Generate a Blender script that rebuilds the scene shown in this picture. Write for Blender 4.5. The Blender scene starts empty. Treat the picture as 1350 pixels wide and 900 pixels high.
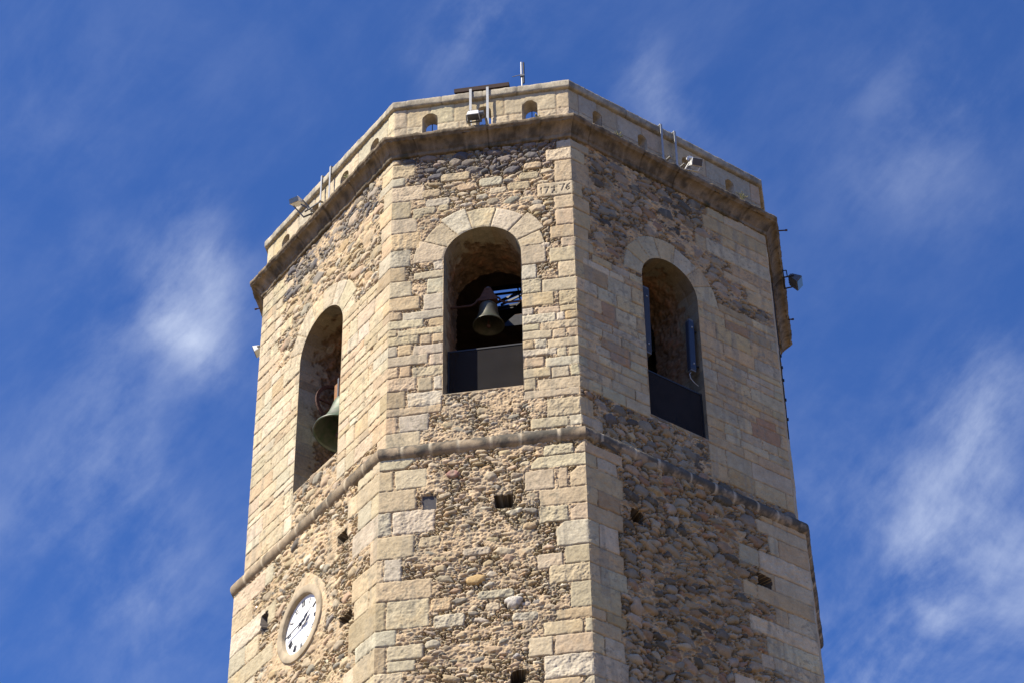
import bpy, bmesh, math
import numpy as np
from mathutils import Matrix, Vector
R = math.radians
sc = bpy.context.scene
COL = sc.collection
Z0 = 28.721                       # height of the string course above the square, metres

# ------------------------------------------------------------------ camera
cam_pos = np.array([6.0453, -34.810, -27.121 + Z0])
yaw, pitch, roll, fpx = R(-8.932), R(40.044), R(-0.971), 3173.9
fw = np.array([math.sin(yaw)*math.cos(pitch), math.cos(yaw)*math.cos(pitch), math.sin(pitch)])
rt = np.array([math.cos(yaw), -math.sin(yaw), 0.0]); up = np.cross(rt, fw)
rt2 = math.cos(roll)*rt + math.sin(roll)*up
up2 = -math.sin(roll)*rt + math.cos(roll)*up
cd = bpy.data.cameras.new('camera'); cam = bpy.data.objects.new('camera', cd); COL.objects.link(cam)
cd.sensor_width = 36.0; cd.lens = fpx/1350*36.0; cd.clip_start = 0.5; cd.clip_end = 9000
M = Matrix.Identity(4)
for i in range(3):
    M[i][0] = rt2[i]; M[i][1] = up2[i]; M[i][2] = -fw[i]; M[i][3] = cam_pos[i]
cam.matrix_world = M
sc.camera = cam

# ------------------------------------------------------------------ exposure, sun, sky
sc.view_settings.view_transform = 'Standard'; sc.view_settings.look = 'None'
sc.view_settings.gamma = 1.0; sc.view_settings.use_curve_mapping = False
sc.view_settings.exposure = 0.86
SUN_AZ, SUN_EL = R(233.0), R(48.0)
sd = np.array([math.sin(SUN_AZ)*math.cos(SUN_EL), math.cos(SUN_AZ)*math.cos(SUN_EL), math.sin(SUN_EL)])
sl = bpy.data.lights.new('sun', 'SUN'); sl.energy = 5.0; sl.angle = R(0.5); sl.color = (1.0, 0.91, 0.745)
so = bpy.data.objects.new('sun', sl); COL.objects.link(so)
so.rotation_euler = Vector(sd).to_track_quat('Z', 'Y').to_euler()
so.location = (-30, -30, 80)
wd = bpy.data.worlds.new('World'); sc.world = wd; wd.use_nodes = True
nt = wd.node_tree; N = nt.nodes; LK = nt.links
bg = N['Background']; bg.inputs[1].default_value = 0.05
sky = N.new('ShaderNodeTexSky'); sky.sky_type = 'NISHITA'; sky.sun_disc = False
sky.sun_elevation = SUN_EL; sky.sun_rotation = SUN_AZ
sky.altitude = 2000; sky.air_density = 1.0; sky.dust_density = 0.1; sky.ozone_density = 4.0
# thin cirrus: noise over the direction of the sky, thick only towards a few azimuths
tc = N.new('ShaderNodeTexCoord')
def vmath(op, a, b=None):
    n = N.new('ShaderNodeVectorMath'); n.operation = op
    for k, v in enumerate((a, b)):
        if v is None: continue
        if hasattr(v, 'is_linked') or hasattr(v, 'links'): LK.new(v, n.inputs[k])
        else: n.inputs[k].default_value = v
    return n
def fmath(op, a, b=None, clamp=False):
    n = N.new('ShaderNodeMath'); n.operation = op; n.use_clamp = clamp
    for k, v in enumerate((a, b)):
        if v is None: continue
        if hasattr(v, 'links'): LK.new(v, n.inputs[k])
        else: n.inputs[k].default_value = v
    return n.outputs[0]
def dirof(x, y):
    d = fw + rt2*(x-675)/fpx - up2*(y-450)/fpx
    return tuple(d/np.linalg.norm(d))
wn = N.new('ShaderNodeTexNoise'); wn.inputs['Scale'].default_value = 7.0; wn.inputs['Detail'].default_value = 3; wn.inputs['Roughness'].default_value = .5
LK.new(tc.outputs['Generated'], wn.inputs[0])
w1 = vmath('SUBTRACT', wn.outputs['Color'], (.5, .5, .5)); w2 = vmath('MULTIPLY', w1.outputs[0], (.13, .13, .13))
warped = vmath('NORMALIZE', vmath('ADD', tc.outputs['Generated'], w2.outputs[0]).outputs[0])
def lump(x, y, tight, amt):
    n = vmath('DOT_PRODUCT', warped.outputs[0], dirof(x, y))
    return fmath('MULTIPLY', fmath('POWER', n.outputs['Value'], tight), amt)
def noise(scale, stretch, rot, detail=7, rough=.62, dist=0.6, loc=(0, 0, 0)):
    mp = N.new('ShaderNodeMapping'); mp.vector_type = 'TEXTURE'
    mp.inputs['Location'].default_value = loc; mp.inputs['Rotation'].default_value = rot; mp.inputs['Scale'].default_value = stretch
    LK.new(tc.outputs['Generated'], mp.inputs[0])
    n = N.new('ShaderNodeTexNoise'); n.inputs['Scale'].default_value = scale; n.inputs['Detail'].default_value = detail
    n.inputs['Roughness'].default_value = rough; n.inputs['Distortion'].default_value = dist
    LK.new(mp.outputs[0], n.inputs[0]); return n.outputs[0]
mask = None
for a in ((225, 470, 3800, 0.95), (290, 370, 5000, 0.5), (110, 620, 2500, 0.30), (170, 780, 1200, 0.30), (1250, 560, 3000, 0.65), (1170, 700, 2000, 0.62),
          (1130, 850, 3500, 0.75), (1300, 800, 1200, 0.5), (590, 70, 5000, 0.36), (860, 130, 4000, 0.36), (1240, 150, 1200, 0.20), (150, 170, 1800, 0.10)):
    l = lump(*a); mask = l if mask is None else fmath('ADD', mask, l)
base = fmath('ADD', mask, 0.07)
n1 = noise(15.0, (1.0, 1.0, 1.25), (0.5, 0.9, 0.2), detail=10, rough=.62, dist=0.25)
n2 = noise(48.0, (1.0, 1.0, 3.2), (0.6, 0.8, 0.3), detail=6, rough=.6, dist=0.3, loc=(3, 1, 2))
nn = fmath('ADD', fmath('MULTIPLY', n1, 0.68), fmath('MULTIPLY', n2, 0.32))
ramp = N.new('ShaderNodeMapRange'); ramp.interpolation_type = 'SMOOTHSTEP'
ramp.inputs['From Min'].default_value = 0.36; ramp.inputs['From Max'].default_value = 0.72
LK.new(nn, ramp.inputs[0])
cl = fmath('MULTIPLY', ramp.outputs[0], base, True)
tint = vmath('MULTIPLY', sky.outputs[0], (0.92, 1.38, 2.18))
mixc = N.new('ShaderNodeMix'); mixc.data_type = 'RGBA'
LK.new(tint.outputs[0], mixc.inputs[6]); mixc.inputs[7].default_value = (7.2, 8.2, 10.6, 1)
LK.new(cl, mixc.inputs[0]); LK.new(mixc.outputs[2], bg.inputs[0])

# ------------------------------------------------------------------ helpers
def fbm(U, Z, f, seed, octv=4, gain=.5):
    """value-noise fractal, about -1..1"""
    out = np.zeros_like(U, dtype=np.float64); amp = 1.0; tot = 0
    rs = np.random.RandomState(seed)
    for o in range(octv):
        lat = rs.rand(64, 64)*2-1
        x = U*f + rs.rand()*50 + 100; y = Z*f + rs.rand()*50 + 100
        xi = np.floor(x).astype(int); yi = np.floor(y).astype(int)
        tx = x-xi; ty = y-yi; tx = tx*tx*(3-2*tx); ty = ty*ty*(3-2*ty)
        a = lat[xi & 63, yi & 63]; b = lat[(xi+1) & 63, yi & 63]; c = lat[xi & 63, (yi+1) & 63]; d = lat[(xi+1) & 63, (yi+1) & 63]
        out += amp*((a*(1-tx)+b*tx)*(1-ty) + (c*(1-tx)+d*tx)*ty); tot += amp
        amp *= gain; f *= 2.03
    return out/tot*1.6

def world_loc(o):
    v = np.zeros(3)
    while o is not None:
        v += np.array(o.location); o = o.parent
    return v

def mesh_obj(name, V, Fc, mat, parent=None, col=None, smooth=False):
    """one mesh object from arrays of world-space vertices and faces (quads array or list)"""
    V = np.asarray(V, dtype=np.float64)
    me = bpy.data.meshes.new(name)
    if isinstance(Fc, np.ndarray):
        n = len(Fc); k = Fc.shape[1]
        me.vertices.add(len(V)); me.vertices.foreach_set('co', (V - world_loc(parent)).astype(np.float32).ravel())
        me.loops.add(n*k); me.loops.foreach_set('vertex_index', Fc.astype(np.int32).ravel())
        me.polygons.add(n); me.polygons.foreach_set('loop_start', np.arange(0, n*k, k, dtype=np.int32))
        me.update(calc_edges=True)
    else:
        me.from_pydata([tuple(v) for v in (V - world_loc(parent))], [], Fc); me.update()
    if col is not None:
        ca = me.color_attributes.new('Col', 'FLOAT_COLOR', 'POINT')
        c4 = np.ones((len(V), 4), dtype=np.float32); c4[:, :3] = col
        ca.data.foreach_set('color', c4.ravel())
    me.polygons.foreach_set('use_smooth', np.full(len(me.polygons), smooth))
    me.materials.append(mat)
    o = bpy.data.objects.new(name, me); COL.objects.link(o)
    if parent is not None: o.parent = parent
    return o

def thing(name, label, cat, loc, group=None):
    o = bpy.data.objects.new(name, None); COL.objects.link(o); o.location = loc
    o.empty_display_size = .3
    o['label'] = label; o['category'] = cat
    if group: o['group'] = group
    return o

class MB:
    """collects simple solids, then links them as one mesh"""
    def __init__(s): s.bm = bmesh.new()
    def frame(s, c, ax, ay, az, dims, bev=0.0):
        m = Matrix.Identity(4)
        for i in range(3):
            m[i][0] = ax[i]*dims[0]; m[i][1] = ay[i]*dims[1]; m[i][2] = az[i]*dims[2]; m[i][3] = c[i]
        g = bmesh.ops.create_cube(s.bm, size=1.0, matrix=m)
        if bev:
            es = list({e for v in g['verts'] for e in v.link_edges})
            bmesh.ops.bevel(s.bm, geom=es, offset=bev, segments=2, profile=.5, affect='EDGES')
        return s
    def box(s, c, dims, yaw=0, bev=0.0, pitch=0):
        ax = np.array([math.cos(yaw), math.sin(yaw), 0]); ay = np.array([-math.sin(yaw), math.cos(yaw), 0]); az = np.array([0, 0, 1.0])
        if pitch:
            ay, az = ay*math.cos(pitch)+az*math.sin(pitch), -ay*math.sin(pitch)+az*math.cos(pitch)
        return s.frame(c, ax, ay, az, dims, bev)
    def bar(s, a, b, w, h=None, seg=0, upv=(0, 0, 1)):
        a = np.array(a, float); b = np.array(b, float); d = b-a; L = np.linalg.norm(d); d /= L
        u = np.array(upv, float)
        if abs(d @ u) > .95: u = np.array([1.0, 0, 0])
        sx = np.cross(d, u); sx /= np.linalg.norm(sx); sy = np.cross(sx, d)
        if seg:
            m = Matrix.Identity(4)
            for i in range(3):
                m[i][0] = sx[i]; m[i][1] = sy[i]; m[i][2] = d[i]; m[i][3] = (a[i]+b[i])/2
            bmesh.ops.create_cone(s.bm, cap_ends=True, segments=seg, radius1=w/2, radius2=w/2, depth=L, matrix=m)
        else:
            s.frame((a+b)/2, sx, sy, d, (w, h or w, L))
        return s
    def tube(s, pts, r, seg=8):
        for a, b in zip(pts[:-1], pts[1:]): s.bar(a, b, 2*r, seg=seg)
        for p in pts[1:-1]: bmesh.ops.create_icosphere(s.bm, subdivisions=1, radius=r*1.02, matrix=Matrix.Translation(Vector(p)))
        return s
    def lathe(s, prof, M4, seg=40):
        rings = []
        for r, z in prof:
            rings.append([s.bm.verts.new(M4 @ Vector((r*math.cos(t), r*math.sin(t), z))) for t in np.linspace(0, 2*math.pi, seg, endpoint=False)])
        for a, b in zip(rings[:-1], rings[1:]):
            for i in range(seg):
                s.bm.faces.new((a[i], a[(i+1) % seg], b[(i+1) % seg], b[i]))
        return s
    def build(s, name, mat, parent=None, smooth=False):
        bmesh.ops.recalc_face_normals(s.bm, faces=s.bm.faces)
        off = Vector(world_loc(parent))
        bmesh.ops.translate(s.bm, verts=s.bm.verts, vec=-off)
        me = bpy.data.meshes.new(name); s.bm.to_mesh(me); s.bm.free()
        if smooth:
            me.polygons.foreach_set('use_smooth', np.full(len(me.polygons), True))
        me.materials.append(mat)
        o = bpy.data.objects.new(name, me); COL.objects.link(o)
        if parent is not None: o.parent = parent
        return o

# ------------------------------------------------------------------ materials
def new_mat(name):
    m = bpy.data.materials.new(name); m.use_nodes = True
    return m, m.node_tree, m.node_tree.nodes['Principled BSDF']
def stone_mat(name, fine=70, bump=.006, tint=(1, 1, 1), pit=.5, contrast=(.80, 1.16)):
    m, t, b = new_mat(name); n = t.nodes; l = t.links
    at = n.new('ShaderNodeAttribute'); at.attribute_name = 'Col'
    co = n.new('ShaderNodeTexCoord')
    n1 = n.new('ShaderNodeTexNoise'); n1.inputs['Scale'].default_value = fine; n1.inputs['Detail'].default_value = 6; n1.inputs['Roughness'].default_value = .7
    n2 = n.new('ShaderNodeTexNoise'); n2.inputs['Scale'].default_value = 5.5; n2.inputs['Detail'].default_value = 6; n2.inputs['Roughness'].default_value = .65
    l.new(co.outputs['Object'], n1.inputs[0]); l.new(co.outputs['Object'], n2.inputs[0])
    r1 = n.new('ShaderNodeMapRange'); r1.inputs[1].default_value = .32; r1.inputs[2].default_value = .68; r1.inputs[3].default_value = contrast[0]; r1.inputs[4].default_value = contrast[1]
    r2 = n.new('ShaderNodeMapRange'); r2.inputs[1].default_value = .3; r2.inputs[2].default_value = .7; r2.inputs[3].default_value = .84; r2.inputs[4].default_value = 1.12
    l.new(n1.outputs[0], r1.inputs[0]); l.new(n2.outputs[0], r2.inputs[0])
    mu = n.new('ShaderNodeMath'); mu.operation = 'MULTIPLY'; l.new(r1.outputs[0], mu.inputs[0]); l.new(r2.outputs[0], mu.inputs[1])
    vm = n.new('ShaderNodeVectorMath'); vm.operation = 'SCALE'; l.new(at.outputs['Color'], vm.inputs[0]); l.new(mu.outputs[0], vm.inputs['Scale'])
    vt = n.new('ShaderNodeVectorMath'); vt.operation = 'MULTIPLY'; l.new(vm.outputs[0], vt.inputs[0]); vt.inputs[1].default_value = tint
    l.new(vt.outputs[0], b.inputs['Base Color'])
    bp = n.new('ShaderNodeBump'); bp.inputs['Strength'].default_value = .7; bp.inputs['Distance'].default_value = bump
    l.new(n1.outputs[0], bp.inputs['Height']); l.new(bp.outputs[0], b.inputs['Normal'])
    b.inputs['Roughness'].default_value = .93
    b.inputs['Specular IOR Level'].default_value = .2
    return m
def plain_mat(name, col, rough=.6, metal=0.0, var=.15, scale=12, bump=0.0, spec=.5, col2=None):
    m, t, b = new_mat(name); n = t.nodes; l = t.links
    co = n.new('ShaderNodeTexCoord'); nz = n.new('ShaderNodeTexNoise'); nz.inputs['Scale'].default_value = scale; nz.inputs['Detail'].default_value = 6
    l.new(co.outputs['Object'], nz.inputs[0])
    mx = n.new('ShaderNodeMix'); mx.data_type = 'RGBA'
    c2 = col2 or tuple(c*(1-2*var) for c in col)
    mx.inputs[6].default_value = (*col, 1); mx.inputs[7].default_value = (*c2, 1)
    r = n.new('ShaderNodeMapRange'); r.inputs[1].default_value = .35; r.inputs[2].default_value = .68
    l.new(nz.outputs[0], r.inputs[0]); l.new(r.outputs[0], mx.inputs[0]); l.new(mx.outputs[2], b.inputs['Base Color'])
    b.inputs['Roughness'].default_value = rough; b.inputs['Metallic'].default_value = metal; b.inputs['Specular IOR Level'].default_value = spec
    if bump:
        bp = n.new('ShaderNodeBump'); bp.inputs['Distance'].default_value = bump; l.new(nz.outputs[0], bp.inputs['Height']); l.new(bp.outputs[0], b.inputs['Normal'])
    return m
M_WALL = stone_mat('masonry', tint=(1.02, .985, .945))
M_TRIM = stone_mat('dressed_stone', fine=55, bump=.008, contrast=(.74, 1.2))
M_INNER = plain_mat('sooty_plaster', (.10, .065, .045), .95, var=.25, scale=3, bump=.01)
M_SLAB = plain_mat('roof_slab_concrete', (.22, .19, .16), .95)
M_GROUND = plain_mat('plaza_paving', (.17, .115, .055), .9, var=.12, scale=.8)
M_BRONZE = plain_mat('weathered_bronze', (.085, .08, .065), .5, metal=.4, var=.2, scale=9, col2=(.05, .06, .045))
M_BRONZE2 = plain_mat('green_bronze', (.17, .175, .15), .52, metal=.4, var=.2, scale=7, col2=(.08, .13, .085))
M_IRONR = plain_mat('rusty_iron', (.085, .04, .03), .85, metal=.2, var=.3, scale=20, col2=(.045, .022, .018))
M_IRON = plain_mat('dark_iron', (.03, .03, .035), .6, metal=.4, var=.2)
M_GALV = plain_mat('galvanised_steel', (.36, .37, .38), .55, metal=.4, var=.1, scale=30)
M_WHITE = plain_mat('white_enamel', (.62, .63, .63), .4, var=.05, scale=15)
M_GREY = plain_mat('grey_casting', (.12, .13, .15), .5, metal=.2, var=.15)
M_LENS = plain_mat('lamp_glass', (.06, .07, .09), .08, var=.1)
M_DIAL = plain_mat('clock_enamel', (.84, .84, .83), .35, var=.04, scale=6)
M_BLACK = plain_mat('black_paint', (.012, .012, .014), .45, var=.1)
M_SPK = plain_mat('blue_grey_casing', (.028, .038, .062), .45, metal=.1, var=.12)
M_SPK2 = plain_mat('charcoal_casing', (.035, .032, .034), .55, var=.12)
M_RUSTD = plain_mat('dark_rust', (.035, .015, .012), .9, var=.2)
M_OAK = plain_mat('varnished_oak', (.33, .16, .07), .55, var=.2, scale=16)
# safety screen: fine dark mesh, partly see-through
def screen_mat():
    m, t, b = new_mat('dark_safety_mesh'); n = t.nodes; l = t.links
    b.inputs['Base Color'].default_value = (.040, .038, .046, 1); b.inputs['Roughness'].default_value = .85; b.inputs['Specular IOR Level'].default_value = .08
    nz = n.new('ShaderNodeTexNoise'); nz.inputs['Scale'].default_value = 3; nz.inputs['Detail'].default_value = 8; co = n.new('ShaderNodeTexCoord'); l.new(co.outputs['Object'], nz.inputs[0])
    mx = n.new('ShaderNodeMix'); mx.data_type = 'RGBA'; mx.inputs[6].default_value = (.030, .027, .028, 1); mx.inputs[7].default_value = (.012, .011, .012, 1)
    l.new(nz.outputs[0], mx.inputs[0]); l.new(mx.outputs[2], b.inputs['Base Color'])
    tr = n.new('ShaderNodeBsdfTransparent'); ms = n.new('ShaderNodeMixShader'); ms.inputs[0].default_value = .80
    l.new(tr.outputs[0], ms.inputs[1]); l.new(b.outputs[0], ms.inputs[2]); l.new(ms.outputs[0], n['Material Output'].inputs[0])
    return m
M_MESH = screen_mat()

# ------------------------------------------------------------------ octagonal plan (metres)
P8 = [(-5.52, 3.70), (-1.85, 0.0), (1.85, 0.0), (5.52, 3.70), (5.52, 7.69), (1.85, 11.39), (-1.85, 11.39), (-5.52, 7.69)]
P8 = np.array(P8)
def _mit():
    out = []
    for i in range(8):
        a, p, b = P8[i-1], P8[i], P8[(i+1) % 8]
        d1 = (p-a)/np.linalg.norm(p-a); d2 = (b-p)/np.linalg.norm(b-p)
        n1 = np.array([d1[1], -d1[0]]); n2 = np.array([d2[1], -d2[0]])
        out.append((n1+n2)/(1+n1 @ n2))
    return np.array(out)
MIT = _mit()
FACE = {'L': 0, 'F': 1, 'R': 2, 'S': 3, 'BR': 4, 'B': 5, 'BL': 6, 'W': 7}
def fl(face): i = FACE[face]; return float(np.linalg.norm(P8[(i+1) % 8]-P8[i]))
def faxes(face):
    i = FACE[face]; a, b = P8[i], P8[(i+1) % 8]; t = (b-a)/np.linalg.norm(b-a)
    return np.array([t[0], t[1], 0]), np.array([t[1], -t[0], 0])
def fp(face, u, off, z):
    """point on a face: u metres from its left corner, off metres outwards, z above the string course"""
    i = FACE[face]; t, n = faxes(face)
    q = np.array([P8[i][0], P8[i][1], z+Z0]) + t*u + n*off
    return q
def wallpos(face, s, off, z):
    """arrays; s in 0..1 along the face, mitred at the corners"""
    i = FACE[face]; j = (i+1) % 8
    A = P8[i][None]+off[:, None]*MIT[i][None]; B = P8[j][None]+off[:, None]*MIT[j][None]
    q = A*(1-s[:, None])+B*s[:, None]
    return np.c_[q, z+Z0]

PAL = dict(c=(.475, .41, .29), t=(.455, .375, .255), g=(.43, .395, .305), w=(.505, .455, .35), o=(.465, .365, .235), b=(.37, .30, .20), y=(.465, .39, .265), p=(.455, .38, .26), r=(.34, .24, .165), d=(.11, .105, .10))
RUB = [((.44, .35, .24), 5), ((.47, .395, .28), 4.5), ((.36, .305, .225), 3), ((.29, .265, .215), 1.5), ((.22, .205, .18), .6), ((.43, .32, .195), 2), ((.36, .26, .18), .8), ((.51, .46, .365), 1.5), ((.15, .138, .12), .45), ((.39, .32, .205), 3)]
RUBP = np.array([w for _, w in RUB]); RUBP = RUBP/RUBP.sum(); RUBC = np.array([c for c, _ in RUB])
RUBD = np.array([(.28, .255, .21), (.22, .205, .18), (.31, .27, .205), (.36, .30, .215), (.15, .143, .13), (.11, .105, .095), (.28, .215, .15), (.39, .34, .26), (.26, .215, .15)])
MORTAR = np.array((.47, .365, .24))

class Wall:
    def __init__(s, face, z0, z1, off, du, dz, seed, off_corner=True):
        s.face, s.off = face, off; s.L = fl(face)
        nu = int(round(s.L/du))+1; nz = int(round((z1-z0)/dz))+1
        s.u = np.linspace(0, s.L, nu); s.z = np.linspace(z0, z1, nz)
        s.du, s.dz = s.u[1], s.z[1]-s.z[0]; s.z0 = z0
        s.U, s.Z = np.meshgrid(s.u, s.z)
        s.rs = np.random.RandomState(seed); s.seed = seed; s.angular = .85; s.crack = .022
        s.H = -.030+.017*fbm(s.U, s.Z, 8, seed+1, 4, .65)+.013*np.abs(fbm(s.U*.65, s.Z, 24, seed+5, 3, .6))-.012*np.clip(fbm(s.U*.5, s.Z, 17, seed+6, 3)-.35, 0, 1)*3
        s.C = MORTAR*(1+.20*fbm(s.U, s.Z, 2.2, seed+2, 4)[..., None]+.13*fbm(s.U, s.Z, 20, seed+3, 2)[..., None])
        s.occ = np.zeros(s.U.shape, bool); s.ash = s.occ.copy(); s.H0 = s.H.copy(); s.C0 = s.C.copy()
        s.wu = .010*fbm(s.U, s.Z, 4.5, seed+7, 3); s.wz = .008*fbm(s.U, s.Z, 4.5, seed+8, 3)
        s.grain = fbm(s.U, s.Z, 26, seed+9, 3, .6); s.soft = fbm(s.U, s.Z, 3.2, seed+10, 4, .6)
        s.mid = fbm(s.U, s.Z, 10, seed+12, 3, .6)
    def win(s, u0, u1, z0, z1):
        i0 = max(0, int((u0-s.u[0])/s.du)-1); i1 = min(len(s.u), int((u1-s.u[0])/s.du)+3)
        j0 = max(0, int((z0-s.z0)/s.dz)-1); j1 = min(len(s.z), int((z1-s.z0)/s.dz)+3)
        return (slice(j0, j1), slice(i0, i1)) if j1 > j0 and i1 > i0 else None
    def tone(s, key):
        c = np.array(PAL[key]); k = 1+s.rs.uniform(-.09, .09)
        return c*k*(1+s.rs.uniform(-.03, .03, 3))
    def stamp(s, W, d, colr, h=0.0, edge=.009, dep=.017, rough=1.0):
        """d: distance inside the stone (m); height profile with eased arris"""
        ins = d > 0
        k = s.rs.randint(3)
        tilt = s.rs.uniform(-.006, .006)
        hh = h+tilt-dep*np.exp(-np.maximum(d, 0)/edge)+.0042*rough*s.grain[W]+.007*rough*s.soft[W]+.004*rough*s.mid[W]
        pits = np.clip(s.grain[W]-(.95 if rough < 2 else .6), 0, 1)*.02*rough
        hh = hh-pits
        s.H[W] = np.where(ins, hh, s.H[W])
        v = 1+.06*s.soft[W]+.05*s.grain[W]
        cc = np.asarray(colr)[None, None]*v[..., None]
        m = np.clip(s.soft[W]*1.3, 0, 1)[..., None]*.35           # ochre mineral patches
        if k == 0: cc = cc*(1-m)+cc*np.array([1.0, .84, .62])*m
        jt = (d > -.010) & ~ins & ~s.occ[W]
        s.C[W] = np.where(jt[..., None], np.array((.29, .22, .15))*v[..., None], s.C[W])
        cc = cc*(1-.16*np.exp(-np.maximum(d, 0)/.006))[..., None]
        s.C[W] = np.where(ins[..., None], cc, s.C[W])
        s.occ[W] |= d > -.012; s.ash[W] |= d > -.004
    def block(s, u0, u1, z0, z1, key, h=0.0, rnd=.02, rough=1.0, gap=.006, cham=None):
        W = s.win(u0-.02, u1+.02, z0-.02, z1+.02)
        if W is None: return
        U = s.U[W]+s.wu[W]; Z = s.Z[W]+s.wz[W]
        if u0 <= .001: u0 = -.2
        if u1 >= s.L-.001: u1 = s.L+.2
        cx, cz, hx, hz = (u0+u1)/2, (z0+z1)/2, (u1-u0)/2-gap, (z1-z0)/2-gap
        qx = np.abs(U-cx)-hx+rnd; qz = np.abs(Z-cz)-hz+rnd
        d = -(np.hypot(np.maximum(qx, 0), np.maximum(qz, 0))+np.minimum(np.maximum(qx, qz), 0)-rnd)
        if cham is not None:                                        # one broken corner
            sx, sz, r = cham
            d = np.minimum(d, (hx+hz-r)*.7071-(sx*(U-cx)+sz*(Z-cz))*.7071)
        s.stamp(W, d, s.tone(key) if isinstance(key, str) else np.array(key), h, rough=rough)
    def ring(s, cu, cz, r0, r1, a0, a1, key, h=.004, gap=.006, rj=0.0):
        W = s.win(cu-r1-.05, cu+r1+.05, cz-.1, cz+r1+.05)
        if W is None: return
        x = s.U[W]+s.wu[W]*.6-cu; y = s.Z[W]+s.wz[W]*.6-cz
        rr = np.hypot(x, y); an = np.arctan2(y, x)
        R1 = r1+rj*np.cos(3*an+a0*7)
        d = np.minimum(np.minimum(rr-r0+.02, R1-rr), np.minimum((an-a0)*rr, (a1-an)*rr)-gap)
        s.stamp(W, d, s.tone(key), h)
    def pebble(s, cu, cz, a, b, rot, colr, prot, test=True, thr=.10, base=-.03):
        W = s.win(cu-a*1.25, cu+a*1.25, cz-a*1.25, cz+a*1.25)
        if W is None: return False
        x = s.U[W]-cu; y = s.Z[W]-cz
        ca, sa = math.cos(rot), math.sin(rot)
        X = (x*ca+y*sa)/a; Y = (-x*sa+y*ca)/b
        an = np.arctan2(Y, X)
        ph = s.rs.uniform(0, 6.28, 3); am = s.rs.uniform(.04, .17, 3)
        rad = 1+am[0]*np.cos(2*an+ph[0])+am[1]*np.cos(3*an+ph[1])+am[2]*.6*np.cos(5*an+ph[2])
        pw = s.rs.choice([1.5, 1.9, 2.4, 3.2, 4.5])
        if s.rs.rand() < s.angular:                                # broken stone: irregular polygon with eased corners
            m = s.rs.randint(5, 9); ta = np.linspace(0, 2*math.pi, m, endpoint=False)+s.rs.uniform(-.35, .35, m); ri = s.rs.uniform(.72, 1.0, m)
            rr = np.zeros_like(X)
            for t_, r_ in zip(ta, ri): rr += np.clip((X*math.cos(t_)+Y*math.sin(t_))/r_, 0, None)**14
            rr = rr**(1/14.)+.05*s.mid[W]
        else: rr = (np.abs(X)**pw+np.abs(Y)**pw)**(1/pw)/rad
        ins = rr < 1
        n = ins.sum()
        if n < 3: return False
        if test and (s.occ[W] & ins).sum() > thr*n: return False
        k = s.rs.uniform(2.2, 5)
        dome = (1-np.clip(rr, 0, 1)**k)**s.rs.choice([.45, .7, .9])
        tx, ty = s.rs.uniform(-.12, .12, 2)
        hh = base+prot*dome+(tx*x+ty*y)*.8+.004*s.grain[W]+.005*s.soft[W]+.006*s.mid[W]
        ok = ins & ~s.occ[W] if test else ins
        s.H[W] = np.where(ok & ((hh > s.H[W]) | (rr < .9)), hh, s.H[W])
        # crack of shade around the stone where mortar has washed out
        rim = (rr >= 1) & (rr < 1.0+.025/b) & ~s.occ[W]
        s.H[W] = np.where(rim & (s.soft[W] > -.35), s.H[W]-s.crack, s.H[W])
        s.C[W] = np.where((rim & (s.soft[W] > -.35))[..., None], s.C[W]*.80, s.C[W])
        v = 1+.09*s.soft[W]+.08*s.grain[W]
        s.C[W] = np.where(ok[..., None], np.asarray(colr)[None, None]*v[..., None], s.C[W])
        s.occ[W] |= ins & (rr < 1.0)
        return True
    def rubble(s, u0, u1, z0, z1, sizes, pal=None, asp=(1.2, 2.3), prot=(.028, .05), thr=.08, rot=.3, bed=0.0):
        rs = s.rs; area = (u1-u0)*(z1-z0)
        for a, dens in sizes:
            n = int(dens*area/(a*a*1.6))
            us = rs.uniform(u0, u1, n); zs = rs.uniform(z0, z1, n)
            for cu, cz in zip(us, zs):
                j = min(len(s.z)-1, max(0, int((cz-s.z0)/s.dz))); i = min(len(s.u)-1, max(0, int(cu/s.du)))
                if s.occ[j, i]: continue
                aa = a*rs.uniform(.75, 1.25); bb = aa/rs.uniform(*asp)
                if pal is None: c = RUBC[rs.choice(len(RUBC), p=RUBP)]
                else: c = pal[rs.randint(len(pal))]
                c = c*(1+rs.uniform(-.13, .13))*(1+rs.uniform(-.025, .025, 3))
                s.pebble(cu, cz, aa, bb, rs.normal(bed, rot), c, rs.uniform(*prot)*min(1.3, .65+aa*3.5), thr=thr)
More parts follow.
